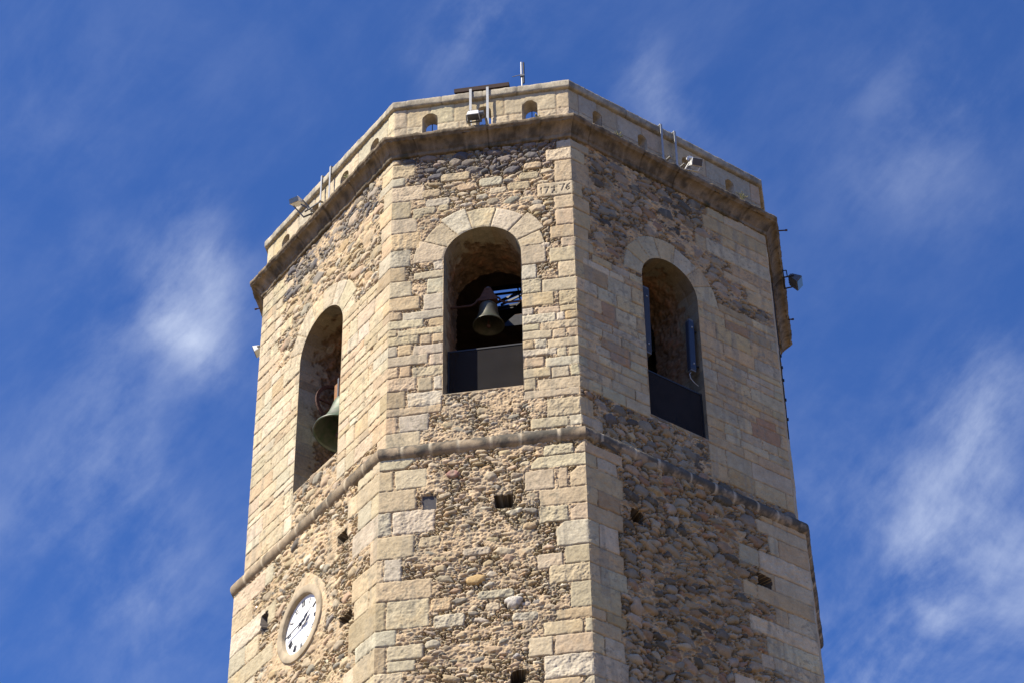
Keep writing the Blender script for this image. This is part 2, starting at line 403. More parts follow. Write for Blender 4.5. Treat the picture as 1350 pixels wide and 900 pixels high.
    def courses(s, zl, ua, ub, rag=0.0, lens=(.26, .72), keys='cctgwyotcpcgt', from_left=True, split=.12, special=()):
        """fill between ua and ub with bonded courses; zl = joint heights; ragged on the far side by rag"""
        rs = s.rs
        for k, (a, b) in enumerate(zip(zl[:-1], zl[1:])):
            end = ub-rs.uniform(0, rag) if from_left else ua+rs.uniform(0, rag)
            lo, hi = (ua, end) if from_left else (end, ub)
            parts = [(a, b)]
            if b-a > .30 and rs.rand() < split*3: m = a+(b-a)*rs.uniform(.42, .58); parts = [(a, m), (m, b)]
            for (p, q) in parts:
                u = lo; first = True
                while u < hi-.05:
                    ln = rs.uniform(*lens)*(.62 if first and rs.rand() < .5 else 1); first = False
                    if hi-(u+ln) < .16: ln = hi-u
                    cu, cz = u+ln/2, (p+q)/2
                    occ = s.win(cu-.03, cu+.03, cz-.02, cz+.02)
                    if occ is not None and not s.occ[occ].all():
                        key = keys[rs.randint(len(keys))]
                        for (su, sz, sk) in special:
                            if abs(su-cu) < ln/2+.02 and abs(sz-cz) < (q-p)/2+.02: key = sk
                        jog = rs.uniform(-.012, .012)
                        s.block(u, u+ln, p+jog*(rs.rand() < .25), q, key, h=rs.uniform(-.005, .006), rough=rs.choice([.7, 1, 1.6]), rnd=rs.uniform(.01, .03))
                    u += ln
    def smear(s, amt, f=3.0, z0=-99, z1=99):
        """mortar left over the face of the rubble in ragged patches"""
        n = fbm(s.U*.8, s.Z, f, s.seed+60, 5, .62); m = np.clip((n+amt-.5)/.12, 0, 1)
        m = m*(~s.ash)*((s.Z > z0) & (s.Z < z1))
        lay = s.H0+.020+.008*s.grain
        s.H = np.where(m > 0, np.maximum(s.H, s.H*(1-m)+lay*m), s.H)
        k = (m*np.clip(1-(s.H-lay)/.010, 0, 1))[..., None]
        s.C = s.C*(1-k)+s.C0*k
    def build(s, name, parent, hole=None, joints=(None, None), stain_shade=None, back=None):
        H = s.H.copy()
        for side, zl in enumerate(joints):                        # corner arris: shared notch line, both faces agree
            if zl is None: zl = []
            hc = np.full(len(s.z), -.004)+.003*fbm(s.z*0+.5, s.z, 7, 77+(side+FACE[s.face]) % 8, 3)
            for q in zl: hc -= .013*np.exp(-((s.z-q)/.008)**2)
            w = np.clip(1-(s.u if side == 0 else s.L-s.u)/.05, 0, 1)**2
            H = H*(1-w[None])+hc[:, None]*w[None]
        big = fbm(s.U, s.Z, .9, s.seed+90, 5, .6); run = fbm(s.U, s.Z*.12, 7, s.seed+91, 4, .6); sp_ = fbm(s.U, s.Z, 13, s.seed+92, 4, .7)
        C = s.C*(1+.10*big)[..., None]
        k = np.clip((run+.6*big-.35)*1.1, 0, .5)[..., None]           # grey run-off streaks and lichen freckles
        C = C*(1-k)+np.array((.27, .245, .19))*k
        k = np.clip((sp_+.5*big-.62)*3, 0, .55)[..., None]
        C = C*(1-k)+np.array((.20, .185, .14))*k
        C = np.clip(C, .02, .85)
        if stain_shade is not None: C = stain_shade(s, C)
        U = s.U.copy(); Z = s.Z.copy(); keep = np.ones((len(s.z)-1, len(s.u)-1), bool)
        for (cu, r, zs, zb) in (hole or []):                       # arched openings, edge vertices snapped to the outline
            dx = U-cu; dy = np.maximum(Z-zs, 0); rr = np.hypot(dx, dy)
            near = (np.abs(rr-r) < .55*max(s.du, s.dz)) & (Z > zb-.5*s.dz)
            f = np.where(near & (rr > 0), r/np.maximum(rr, 1e-6), 1)
            U = np.where(near, cu+dx*f, U); Z = np.where(near & (Z > zs), zs+dy*f, Z)
            nb = (np.abs(s.Z-zb) < .5*s.dz) & (np.abs(U-cu) < r+.001)
            Z = np.where(nb, zb, Z)
            ins = (rr <= r+.55*max(s.du, s.dz)) & (s.Z > zb-.5*s.dz)
            ctr = ins[:-1, :-1] & ins[1:, :-1] & ins[:-1, 1:] & ins[1:, 1:]
            keep &= ~ctr
            soft = np.clip((rr-r)/.03, 0, 1)
            inz = (s.Z > zb-.03)
            H = np.where(inz & (rr < r+.03), H*soft+(-.002)*(1-soft), H)
        nu = len(s.u); idx = np.arange(U.size).reshape(U.shape)
        q = np.stack([idx[:-1, :-1], idx[:-1, 1:], idx[1:, 1:], idx[1:, :-1]], -1)[keep]
        V = wallpos(s.face, (U/s.L).ravel(), (s.off+H).ravel(), Z.ravel())
        used = np.zeros(len(V), bool); used[q.ravel()] = True
        remap = np.cumsum(used)-1
        return mesh_obj(name, V[used], remap[q], M_WALL, parent, C.reshape(-1, 3)[used], smooth=True)

# ------------------------------------------------------------------ ground
gv = [(-4000, -4000, 0), (4000, -4000, 0), (4000, 4000, 0), (-4000, 4000, 0)]
g = mesh_obj('ground', gv, [(0, 1, 2, 3)], M_GROUND); g['kind'] = 'structure'

# ------------------------------------------------------------------ the tower
tower = thing('bell_tower', 'octagonal stone bell tower with arched belfry openings under blue sky', 'tower', (0, 5.695, 0))
OL = .158                                                        # the lower storey stands this far proud of the belfry
TW = 1.40                                                        # wall thickness
# openings: centre, radius, springing height, sill height
WIN = {'F': (1.855, .775, 4.79, 1.40), 'L': (2.63, .83, 4.62, 1.30), 'R': (2.405, .715, 4.86, 1.32)}
# blocks of the front face read off the photograph: z0, z1, u0, u1 (-1 = far corner), colour
UPF= [ (7.58,7.73,0,0.15,'c'), (7.21,7.58,0,0.47,'t'), (6.97,7.21,0,0.27,'g'), (6.53,6.95,0,0.67,'c'), (6.06,6.53,0,0.39,'t'), (5.65,6.06,0,0.54,'c'), (5.2,5.65,0,0.59,'o'), (4.75,5.2,0,0.41,'g'), (4.37,4.75,0,0.32,'b'), (3.95,4.37,0,0.45,'c'), (3.6,3.95,0,0.61,'o'), (3.36,3.58,0,0.25,'b'), (3.13,3.36,0,0.69,'c'), (2.96,3.13,0,0.17,'t'), (2.73,2.96,0,0.6,'t'), (2.46,2.73,0,0.17,'g'), (2.2,2.46,0,0.8,'c'), (1.93,2.2,0,0.21,'t'), (1.6,1.93,0,0.56,'t'), (1.19,1.6,0,0.36,'b'), (0.99,1.19,0,1.07,'t'), (0.59,0.99,0,0.21,'o'), (0.24,0.6,0,0.66,'t'), (2.46,2.73,0.19,0.47,'o'), (1.93,2.2,0.23,0.45,'o'), (0.59,0.99,0.24,0.82,'g'), (4.56,4.82,0.87,1.07,'w'), (4.36,4.56,0.48,1.07,'c'), (3.96,4.36,0.74,1.07,'w'), (3.55,3.96,0.67,1.07,'w'), (3.33,3.55,0.26,1.08,'g'), (3.12,3.33,0.79,1.08,'o'), (2.93,3.1,0.18,1.08,'c'), (2.7,2.93,0.86,1.08,'o'), (2.7,2.93,0.62,0.84,'t'), (2.43,2.68,0.49,1.08,'g'), (2.15,2.43,0.82,1.08,'c'), (1.91,2.15,0.47,1.08,'c'), (1.55,1.89,0.9,1.07,'w'), (1.55,1.89,0.59,0.88,'t'), (1.18,1.53,0.39,1.07,'w'), (4.42,4.92,2.63,3.13,'c'), (4.03,4.42,2.63,2.94,'w'), (3.65,4.03,2.64,3.03,'c'), (3.3,3.65,2.63,3.27,'o'), (3.11,3.29,2.63,2.86,'g'), (2.88,3.11,2.62,3.29,'w'), (2.71,2.88,2.62,2.97,'c'), (2.48,2.71,2.62,3.21,'c'), (2.26,2.48,2.61,2.85,'o'), (2.26,2.48,2.86,3.1,'w'), (2.07,2.26,2.61,3.3,'w'), (1.81,2.05,2.64,3.04,'t'), (1.55,1.79,2.63,3.17,'c'), (1.26,1.55,2.63,2.87,'t'), (1.04,1.26,2.62,3.69,'c'), (7.49,7.71,3.42,-1,'g'), (7.15,7.49,3.18,-1,'c'), (6.55,7.14,3.35,-1,'y'), (6.17,6.55,2.99,-1,'y'), (5.8,6.17,3.33,-1,'t'), (5.36,5.79,3.34,-1,'t'), (5.02,5.36,3.22,-1,'o'), (4.77,5.02,3.44,-1,'t'), (4.39,4.77,3.19,-1,'t'), (3.98,4.39,3.36,-1,'y'), (3.64,3.98,3.04,-1,'c'), (3.27,3.64,3.36,-1,'t'), (3.1,3.27,2.94,3.37,'t'), (3.1,3.27,3.37,-1,'t'), (2.89,3.1,3.3,3.45,'w'), (2.89,3.1,3.46,-1,'o'), (2.68,2.89,2.99,-1,'t'), (2.45,2.68,3.22,3.47,'c'), (2.45,2.68,3.5,-1,'o'), (2.22,2.45,3.11,-1,'c'), (2,2.22,3.29,3.48,'c'), (2,2.22,3.51,-1,'t'), (1.76,2,3.06,-1,'w'), (1.5,1.76,3.18,3.51,'c'), (1.5,1.76,3.53,-1,'c'), (1.21,1.5,2.9,-1,'y'), (0.57,1,3.06,-1,'t'), (0.32,0.57,2.75,3.47,'c'), (0.32,0.57,3.48,-1,'w') ]
LOF= [ (-0.38,-0.12,0,0.63,'c'), (-0.85,-0.4,0,0.25,'t'), (-0.85,-0.4,0.28,0.86,'c'), (-1.33,-0.85,0,0.67,'t'), (-1.85,-1.33,0,0.23,'g'), (-1.85,-1.33,0.24,1.01,'w'), (-2.37,-1.87,0,0.65,'t'), (-2.86,-2.37,0,0.12,'t'), (-2.86,-2.37,0.12,0.44,'g'), (-3.28,-2.85,0,0.98,'t'), (-3.88,-3.27,0,0.17,'b'), (-3.88,-3.27,0.18,0.94,'c'), (-4.21,-3.88,0,0.37,'g'), (-4.75,-4.21,0,0.2,'b'), (-4.52,-4.21,0.21,0.84,'c'), (-4.75,-4.52,0.22,0.7,'c'), (-5.08,-4.75,0,0.5,'c'), (-0.44,-0.2,2.96,3.5,'c'), (-0.44,-0.2,3.52,-1,'t'), (-0.73,-0.44,2.73,-1,'c'), (-1.2,-0.74,2.6,3.14,'c'), (-1.2,-0.74,3.2,3.39,'t'), (-1.2,-0.74,3.42,-1,'t'), (-1.57,-1.2,2.87,-1,'t'), (-1.94,-1.57,2.86,3.37,'c'), (-1.94,-1.57,3.4,-1,'t'), (-2.48,-1.94,3.15,-1,'w'), (-2.87,-2.48,3.28,-1,'y'), (-2.92,-2.6,2.8,3.25,'c'), (-3.26,-2.87,3,-1,'y'), (-3.8,-3.26,3.35,-1,'c'), (-4.03,-3.8,3.1,-1,'o'), (-4.33,-4.04,2.88,3.56,'y'), (-4.33,-4.04,3.58,-1,'c'), (-4.73,-4.33,3.07,-1,'c'), (-4.73,-4.33,2.62,3.04,'c'), (-5.2,-4.73,2.88,-1,'w'), (-5.53,-5.2,2.87,3.49,'o'), (-5.53,-5.2,3.49,-1,'c') ]

LF = fl('F')
def corner(tab, side):
    c = sorted([(a, b, (u1 if side == 0 else LF-u0), k) for a, b, u0, u1, k in tab if (u0 == 0 if side == 0 else u1 == -1)])
    return c
CBU, CCU, CBL, CCL = corner(UPF, 0), corner(UPF, 1), corner(LOF, 0), corner(LOF, 1)
def joints_of(c): return sorted({round(q, 3) for t in c for q in t[:2]})
JBU, JCU, JBL, JCL = map(joints_of, (CBU, CCU, CBL, CCL))
def simple(c):                                                   # joints closer than 4 cm merged
    out = [c[0]]
    for q in c[1:]:
        if q-out[-1] > .06: out.append(q)
    return out
rsg = np.random.RandomState(5)
def rand_joints(z0, z1, lo=.2, hi=.42):
    z = [z0]
    while z[-1] < z1: z.append(z[-1]+rsg.uniform(lo, hi))
    return z
JAU, JDU, JAL, JDL = rand_joints(.2, 7.9), rand_joints(.2, 7.9), rand_joints(-6, 0, .3, .5), rand_joints(-6, 0, .28, .45)

def vouss(w, win, n, thick, keys):
    cu, r, zs, zb = win
    ang = np.linspace(0, math.pi, n+1)+np.r_[0, w.rs.uniform(-.06, .06, n-1), 0]
    for k in range(n):
        w.ring(cu, zs, r, r+thick*w.rs.uniform(.86, 1.14), ang[k], ang[k+1], keys[k % len(keys)], rj=.012)
def quoins(w, side, zl, lens, keys='ctgcwtoyc', double=.35):
    for k, (a, b) in enumerate(zip(zl[:-1], zl[1:])):
        ln = lens[k % 2]*w.rs.uniform(.75, 1.3); key = keys[w.rs.randint(len(keys))]
        u0, u1 = (0, ln) if side == 0 else (w.L-ln, w.L)
        w.block(u0, u1, a, b, key, rough=w.rs.choice([.8, 1.2, 1.8]), rnd=.025)
        if w.rs.rand() < double:
            l2 = w.rs.uniform(.25, .5); u0, u1 = (ln, ln+l2) if side == 0 else (w.L-ln-l2, w.L-ln)
            w.block(u0, u1, a+.01, b-.02*w.rs.rand(), keys[w.rs.randint(len(keys))], rough=1.5, rnd=.04)
def darken(pal, k): return [np.array(c)*k for c in pal]

# ---- belfry, front face
w = Wall('F', 0, 7.86, 0, .0125, .0125, 11)
cu, r, zs, zb = WIN['F']
vouss(w, WIN['F'], 7, .56, 'ccwcwyc')
for (a, b, u0, u1, k) in UPF:
    if k == 'y' and abs(a-6.17) < .02: w.block(2.99, w.L, a, b, (.50, .43, .31), h=.004, rough=.6, rnd=.05); continue
    w.block(u0, w.L if u1 == -1 else u1, a, b, k, rough=w.rs.choice([.7, 1.0, 1.6]), rnd=.035 if b > 4.8 else .02)
w.block(3.04, 3.22, 4.8, 4.95, 'w', rough=2, rnd=.05)
# hand-placed long stones above the arch
for (u0, u1, z0, z1, k) in [(.62, 1.02, 6.55, 6.78, 'p'), (1.0, 1.62, 6.92, 7.16, 't'), (.68, 1.22, 6.28, 6.52, 'g'), (.42, .66, 5.98, 6.18, 'p'), (.42, .93, 6.08, 6.30, 'c'), (.95, 1.2, 6.12, 6.32, 't'), (1.35, 1.72, 6.62, 6.82, 't'), (1.8, 2.3, 6.66, 6.92, 'g'), (2.38, 2.86, 6.45, 6.70, 'p'), (2.0, 2.38, 6.42, 6.62, 'c'), (2.62, 3.05, 6.70, 6.92, 'y'), (1.72, 2.0, 6.30, 6.48, 'g'), (2.72, 3.1, 6.98, 7.18, 'c')]:
    w.block(u0, u1, z0, z1, k, h=.008, rnd=.075, rough=1.6, gap=.012)
w.rubble(0, w.L, 7.02, 7.9, [(.17, 1.2), (.10, 2), (.06, 2.5), (.035, 3)], pal=np.array([(.13, .125, .13), (.09, .09, .10), (.20, .17, .15), (.28, .24, .20), (.17, .15, .14)]), prot=(.03, .055))
w.rubble(0, w.L, 5.0, 7.3, [(.17, 1.8), (.12, 2.2), (.07, 2), (.042, 2), (.025, 1.6)], asp=(1.5, 2.8), rot=.2)
w.rubble(0, w.L, 0, 1.42, [(.13, .4), (.09, .7), (.055, 1.4), (.033, 1.4), (.02, 1)], asp=(1.5, 2.8), prot=(.022, .045), rot=.25)
w.rubble(0, w.L, 1.4, 5.0, [(.06, 1), (.035, 1.2), (.02, 1.2)], prot=(.02, .035))
w.smear(.42, z1=6.9)
w.smear(.55, z1=1.45)
# the year cut into its stone
def strokes(w, pts, wid=.019, dep=.013):
    for (a, b) in pts:
        a = np.array(a); b = np.array(b)
        W = w.win(min(a[0], b[0])-.05, max(a[0], b[0])+.05, min(a[1], b[1])-.05, max(a[1], b[1])+.05)
        U = w.U[W]; Z = w.Z[W]; d = b-a; t = np.clip(((U-a[0])*d[0]+(Z-a[1])*d[1])/(d @ d), 0, 1)
        dist = np.hypot(U-a[0]-t*d[0], Z-a[1]-t*d[1]); m = np.clip(1-(dist/wid)**2, 0, 1)
        w.H[W] -= dep*m; w.C[W] *= (1-.35*m)[..., None]
def digit(w, ch, u, z, sx=.075, sy=.16):
    G = {'1': [((.5, 0), (.5, 1)), ((.5, 1), (.2, .75))], '7': [((0, 1), (1, 1)), ((1, 1), (.35, 0))],
         '6': [((.95, 1), (.35, .75)), ((.35, .75), (.1, .3)), ((.1, .3), (.45, 0)), ((.45, 0), (.95, .2)), ((.95, .2), (.7, .52)), ((.7, .52), (.15, .4))],
         '*': [((.5, .2), (.5, 1.1)), ((0, .85), (1, .85)), ((.1, 0), (.9, 0)), ((.1, 0), (.5, .55)), ((.9, 0), (.5, .55))]}
    strokes(w, [((u+a[0]*sx, z+a[1]*sy), (u+b[0]*sx, z+b[1]*sy)) for a, b in G[ch]])
for ch, u, sx in (('1', 3.05, .06), ('7', 3.14, .09), ('*', 3.29, .11), ('7', 3.46, .09), ('6', 3.58, .08)):
    digit(w, ch, u, 6.26+(.03 if u > 3.4 else 0), sx=sx)
w.build('belfry_wall', tower, hole=[WIN['F']], joints=(JBU, JCU))

# ---- belfry, left face
w = Wall('L', 0, 7.86, 0, .022, .0135, 12)
cu, r, zs, zb = WIN['L']
vouss(w, WIN['L'], 8, .52, 'ccwctcc')
for a, b, ln, k in CBU:
    ln2 = .62-ln*.45 if ln < .9 else .3
    w.block(w.L-max(.2, ln2), w.L, a, b, k, rough=1.0)
zl = simple([q for q in JBU if q < 5.1]); zl = [q for q in zl if q > .5]
w.courses(zl, cu+r, w.L-.22, from_left=False, rag=0, keys='cccwtcoyt')
zl = [q for q in simple(JAU) if q < 5.2]
w.courses(zl, 0, cu-r, keys='cccwtcowc', lens=(.3, .95))
quoins(w, 0, [q for q in JAU if q > 5.0], (.55, .9), keys='ccoycw', double=.8)
for q in range(16): w.block(*(lambda u, z, l, h: (u, u+l, z, z+h))(w.rs.uniform(.8, 4.5), w.rs.uniform(5.4, 7.2), w.rs.uniform(.3, .6), w.rs.uniform(.18, .3)), 'cowgyt'[w.rs.randint(6)], h=.006, rnd=.08, rough=1.6, gap=.012) if False else None
w.rubble(0, w.L, 6.9, 7.9, [(.16, .8), (.10, 1.2), (.06, 2.5), (.035, 3)], pal=np.array([(.15, .14, .14), (.30, .27, .22), (.22, .2, .18), (.42, .35, .26), (.12, .12, .13)]), prot=(.03, .05))
w.rubble(0, w.L, 4.6, 7.3, [(.23, 1.2), (.16, 2.0), (.11, 2.4), (.07, 3), (.042, 3), (.03, 2)], asp=(1.4, 2.4), rot=.2)
w.rubble(0, w.L, 0, 1.4, [(.17, 1.2), (.12, 1.8), (.08, 2.4), (.05, 3), (.03, 2)], asp=(1.3, 2.2), prot=(.03, .055), rot=.25)
w.smear(.34)
w.build('belfry_wall', tower, hole=[WIN['L']], joints=(JAU, JBU))

# ---- belfry, right face
w = Wall('R', 0, 7.86, 0, .016, .0135, 13)
cu, r, zs, zb = WIN['R']
vouss(w, WIN['R'], 7, .52, 'gtgtgcg')
for a, b, ln, k in CCU:
    w.block(0, max(.2, .62-ln*.5), a, b, {'y': 't', 'w': 'g', 'o': 't'}.get(k, k), rough=1.0)
zl = [q for q in simple(JCU) if 1.0 < q < 4.95]
w.courses(zl, .2, cu-r, keys='gtgwgtcgb', special=((.85, 3.26, 'r'), (1.05, 2.45, 'r')), lens=(.3, .7))
zl = [q for q in simple(JDU) if q > 0.2]
w.courses([q for q in zl if q < 5.4], cu+r, w.L-.001, rag=0, keys='tgtcgbtog', special=((4.15, 4.6, 'r'), (4.5, 2.3, 'r')), lens=(.35, .95), from_left=False)
quoins(w, 1, [q for q in JDU if q > 5.2], (.9, 1.4), keys='tgbtg', double=.6)
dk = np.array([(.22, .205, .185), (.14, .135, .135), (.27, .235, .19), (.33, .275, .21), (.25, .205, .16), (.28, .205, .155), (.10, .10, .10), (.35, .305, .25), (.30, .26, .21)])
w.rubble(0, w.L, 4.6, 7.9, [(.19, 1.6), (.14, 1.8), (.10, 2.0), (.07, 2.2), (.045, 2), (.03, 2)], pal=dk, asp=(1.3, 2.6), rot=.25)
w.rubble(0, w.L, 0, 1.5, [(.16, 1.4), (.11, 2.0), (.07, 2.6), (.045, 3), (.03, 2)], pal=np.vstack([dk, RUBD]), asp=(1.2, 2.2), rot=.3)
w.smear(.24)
w.C = w.C*np.array([1.0, .94, .82])  # warmer stone on the shaded face, offsetting blue skylight in the colour
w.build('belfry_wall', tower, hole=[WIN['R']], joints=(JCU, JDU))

# ---- lower storey, front
def putlog(w, u0, u1, z0, z1, dep=.50, colr=(.06, .045, .032), rnd=.03):
    W = w.win(u0-.05, u1+.05, z0-.05, z1+.05); U = w.U[W]+w.wu[W]; Z = w.Z[W]+w.wz[W]
    d = np.minimum(np.minimum(U-u0, u1-U), np.minimum(Z-z0, z1-Z))+(.02*w.mid[W] if dep > .1 else 0)
    w.H[W] = np.where(d > 0, -dep, w.H[W]); w.C[W] = np.where((d > 0)[..., None], np.array(colr), w.C[W]); w.occ[W] |= d > -.02  # in deep holes the dark colour stands in for inner shade
    w.ph = getattr(w, 'ph', []); w.ph.append((W, d > 0, dep, colr))
def reputlog(w):
    for W, m, dep, colr in getattr(w, 'ph', []):
        w.H[W] = np.where(m, -dep, w.H[W])
        g = m.copy(); g[1:] |= m[:-1]; g[:-1] |= m[1:]; g[:, 1:] |= m[:, :-1]; g[:, :-1] |= m[:, 1:]
        if dep > .1: m = g  # painted hole shade widened over the steep sides
        w.C[W] = np.where(m[..., None], np.array(colr), w.C[W])
w = Wall('F', -5.75, .06, OL, .0125, .0125, 21)
putlog(w, .77, 1.03, -1.36, -1.04, dep=.05, colr=(.075, .075, .085))
putlog(w, 2.08, 2.40, -1.50, -1.22); putlog(w, 2.3, 2.56, -5.2, -4.97)
for (a, b, u0, u1, k) in LOF:
    ch = (1, -1, .16) if (u0 == 0 and w.rs.rand() < .35 and u1 > .4) else ((-1, 1, .14) if (u1 == -1 and w.rs.rand() < .3) else None)
    w.block(u0, w.L if u1 == -1 else u1, a, b, k, rough=w.rs.choice([.8, 1.2, 1.9]), rnd=.03, cham=ch)
for (u0, u1, z0, z1, k) in [(1.0, 1.55, -3.95, -3.66, 'w'), (.95, 1.32, -3.6, -3.3, 'o'), (.72, 1.12, -2.2, -1.95, 't'), (1.75, 2.4, -3.45, -3.25, 'g'), (1.9, 2.15, -3.7, -3.5, 'c'), (2.35, 2.8, -3.98, -3.78, 'g'), (1.5, 2.0, -2.5, -2.3, 'g')]:
    w.block(u0, u1, z0, z1, k, h=.004, rnd=.06, rough=2.2, gap=.012)
w.pebble(1.72, -3.0, .20, .13, 0, np.array((.50, .36, .18)), .06)
w.pebble(2.38, -3.55, .17, .12, .1, np.array((.50, .48, .44)), .09)
w.pebble(1.33, -.62, .13, .11, 0, np.array((.34, .20, .17)), .07)
w.pebble(2.0, -.78, .13, .12, 0, np.array((.36, .31, .23)), .07)
w.pebble(2.42, -4.68, .07, .07, 0, np.array((.40, .38, .36)), .08)
w.pebble(2.68, -1.98, .14, .10, 0, np.array((.50, .36, .20)), .07)
w.rubble(.1, w.L-.1, -5.8, .05, [(.14, .22), (.10, .5), (.07, .9), (.048, 1.1), (.032, 1.3), (.02, 1.3)], asp=(1.5, 3.0), prot=(.028, .055), thr=.05, rot=.22)
w.smear(.46)
reputlog(w)
w.build('lower_wall', tower, joints=(JBL, JCL))

# ---- lower storey, left, with the plaster ring and recess for the clock
CU, CZ = 2.63, -2.27
w = Wall('L', -5.75, .06, OL, .022, .0135, 22)
rr = np.hypot(w.U-CU, w.Z-CZ); edge = .97+.16*fbm(w.U, w.Z, 1.8, 400, 4)
m = rr < edge
w.H = np.where(m, -.012+.006*w.soft+.003*w.grain, w.H); w.C = np.where(m[..., None], np.array((.47, .385, .27))*(1+.06*w.soft+.05*w.grain)[..., None], w.C)
w.occ |= rr < edge-.05
putlog(w, 1.18, 1.40, -1.70, -1.28, dep=.22, colr=(.09, .08, .075)); putlog(w, 3.86, 4.18, -1.26, -1.02, colr=(.1, .08, .06)); putlog(w, 4.02, 4.40, -3.15, -2.92, colr=(.1, .08, .06))
for a, b, ln, k in CBL:
    ln2 = .25 if ln > .6 else w.rs.uniform(.6, .95)
    w.block(w.L-ln2, w.L, a, b, k, rough=1.0)
    if w.rs.rand() < .6: w.block(w.L-ln2-w.rs.uniform(.3, .55), w.L-ln2, a, b, 'wcgtp'[w.rs.randint(5)], rough=.8, rnd=.03)
quoins(w, 0, JAL, (.6, 1.15), keys='cctwg', double=.55)
w.rubble(.1, w.L-.1, -5.8, .05, [(.17, .4), (.12, .7), (.07, 1.0), (.048, 1.3), (.03, 1.3), (.02, 1)], asp=(1.3, 2.6), prot=(.03, .055), thr=.05, rot=.3)
w.smear(.52)
reputlog(w)
w.H = np.where(rr < .625, -.16, w.H)
w.build('lower_wall', tower, joints=(JAL, JBL))

# ---- lower storey, right: big tight cobbles
w = Wall('R', -5.75, .06, OL, .016, .0135, 23)
putlog(w, .99, 1.24, -1.56, -1.28, colr=(.07, .055, .04)); putlog(w, 3.9, 4.2, -1.80, -1.56, colr=(.07, .055, .04))
for i, (a, b, ln, k) in enumerate(CCL):
    ln2 = [.27, .75][i % 2]*w.rs.uniform(.8, 1.15)
    w.block(0, ln2, a, b, {'y': 't', 'w': 'g', 'o': 't'}.get(k, k), rough=1.2)
    if i % 2 == 0: w.block(ln2, ln2+w.rs.uniform(.35, .6), a, b, 'gtwb'[w.rs.randint(4)], rough=1.2, rnd=.03)
quoins(w, 1, JDL, (.7, 1.25), keys='gtgwt', double=.6)
cob = np.array([(.27, .25, .215), (.235, .22, .195), (.31, .27, .21), (.34, .28, .21), (.30, .235, .165), (.165, .155, .14), (.11, .105, .095), (.28, .20, .155), (.37, .33, .27), (.26, .22, .165), (.31, .28, .24)])
w.angular = .6; w.crack = .035; w.rubble(.1, w.L-.1, -5.8, .05, [(.17, 1.8), (.125, 3.0), (.09, 3.2), (.07, 3.0), (.045, 3), (.03, 2.6), (.02, 2)], pal=cob, asp=(1.3, 2.6), prot=(.045, .08), thr=.11, rot=.3)
w.smear(.24)
w.C = w.C*np.array([1.0, .94, .82])  # blue taken out of the stone colour to counter skylight on this unlit face
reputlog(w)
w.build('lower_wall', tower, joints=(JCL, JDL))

# ---- the other five faces, plain coursed masonry
for fc, sd_ in (('S', 31), ('W', 32), ('BR', 33), ('B', 34), ('BL', 35)):
    fine = fc in 'SW'
    ja, jb = {'S': (JDU, None), 'W': (None, JAU)}.get(fc, (None, None))
    ka, kb = {'S': (JDL, None), 'W': (None, JAL)}.get(fc, (None, None))
    w = Wall(fc, 0, 7.86, 0, .05 if fine else .12, .02 if fine else .12, sd_)
    if fine: w.courses(simple(JDU if fc == 'S' else JAU), 0, w.L, keys='tgcbtg')
    w.build('belfry_wall', tower, joints=(ja, jb))
    w = Wall(fc, -5.75, .06, OL, .05 if fine else .12, .02 if fine else .12, sd_+10)
    if fine: w.courses(simple(JDL if fc == 'S' else JAL), 0, w.L, keys='tgcbtg')
    w.build('lower_wall', tower, joints=(ka, kb))

# ---- shaft below the picture, down to the square
V = []; Fq = []
for i in range(8):
    a = P8[i]+OL*MIT[i]*.9; V += [(a[0], a[1], Z0-5.70), (a[0], a[1], 0)]
for i in range(8): j = (i+1) % 8; Fq.append((2*i+1, 2*j+1, 2*j, 2*i))
mesh_obj('tower_shaft', V, Fq, plain_mat('shaft_masonry', (.40, .33, .24), .95, var=.22, scale=5, bump=.03), tower)

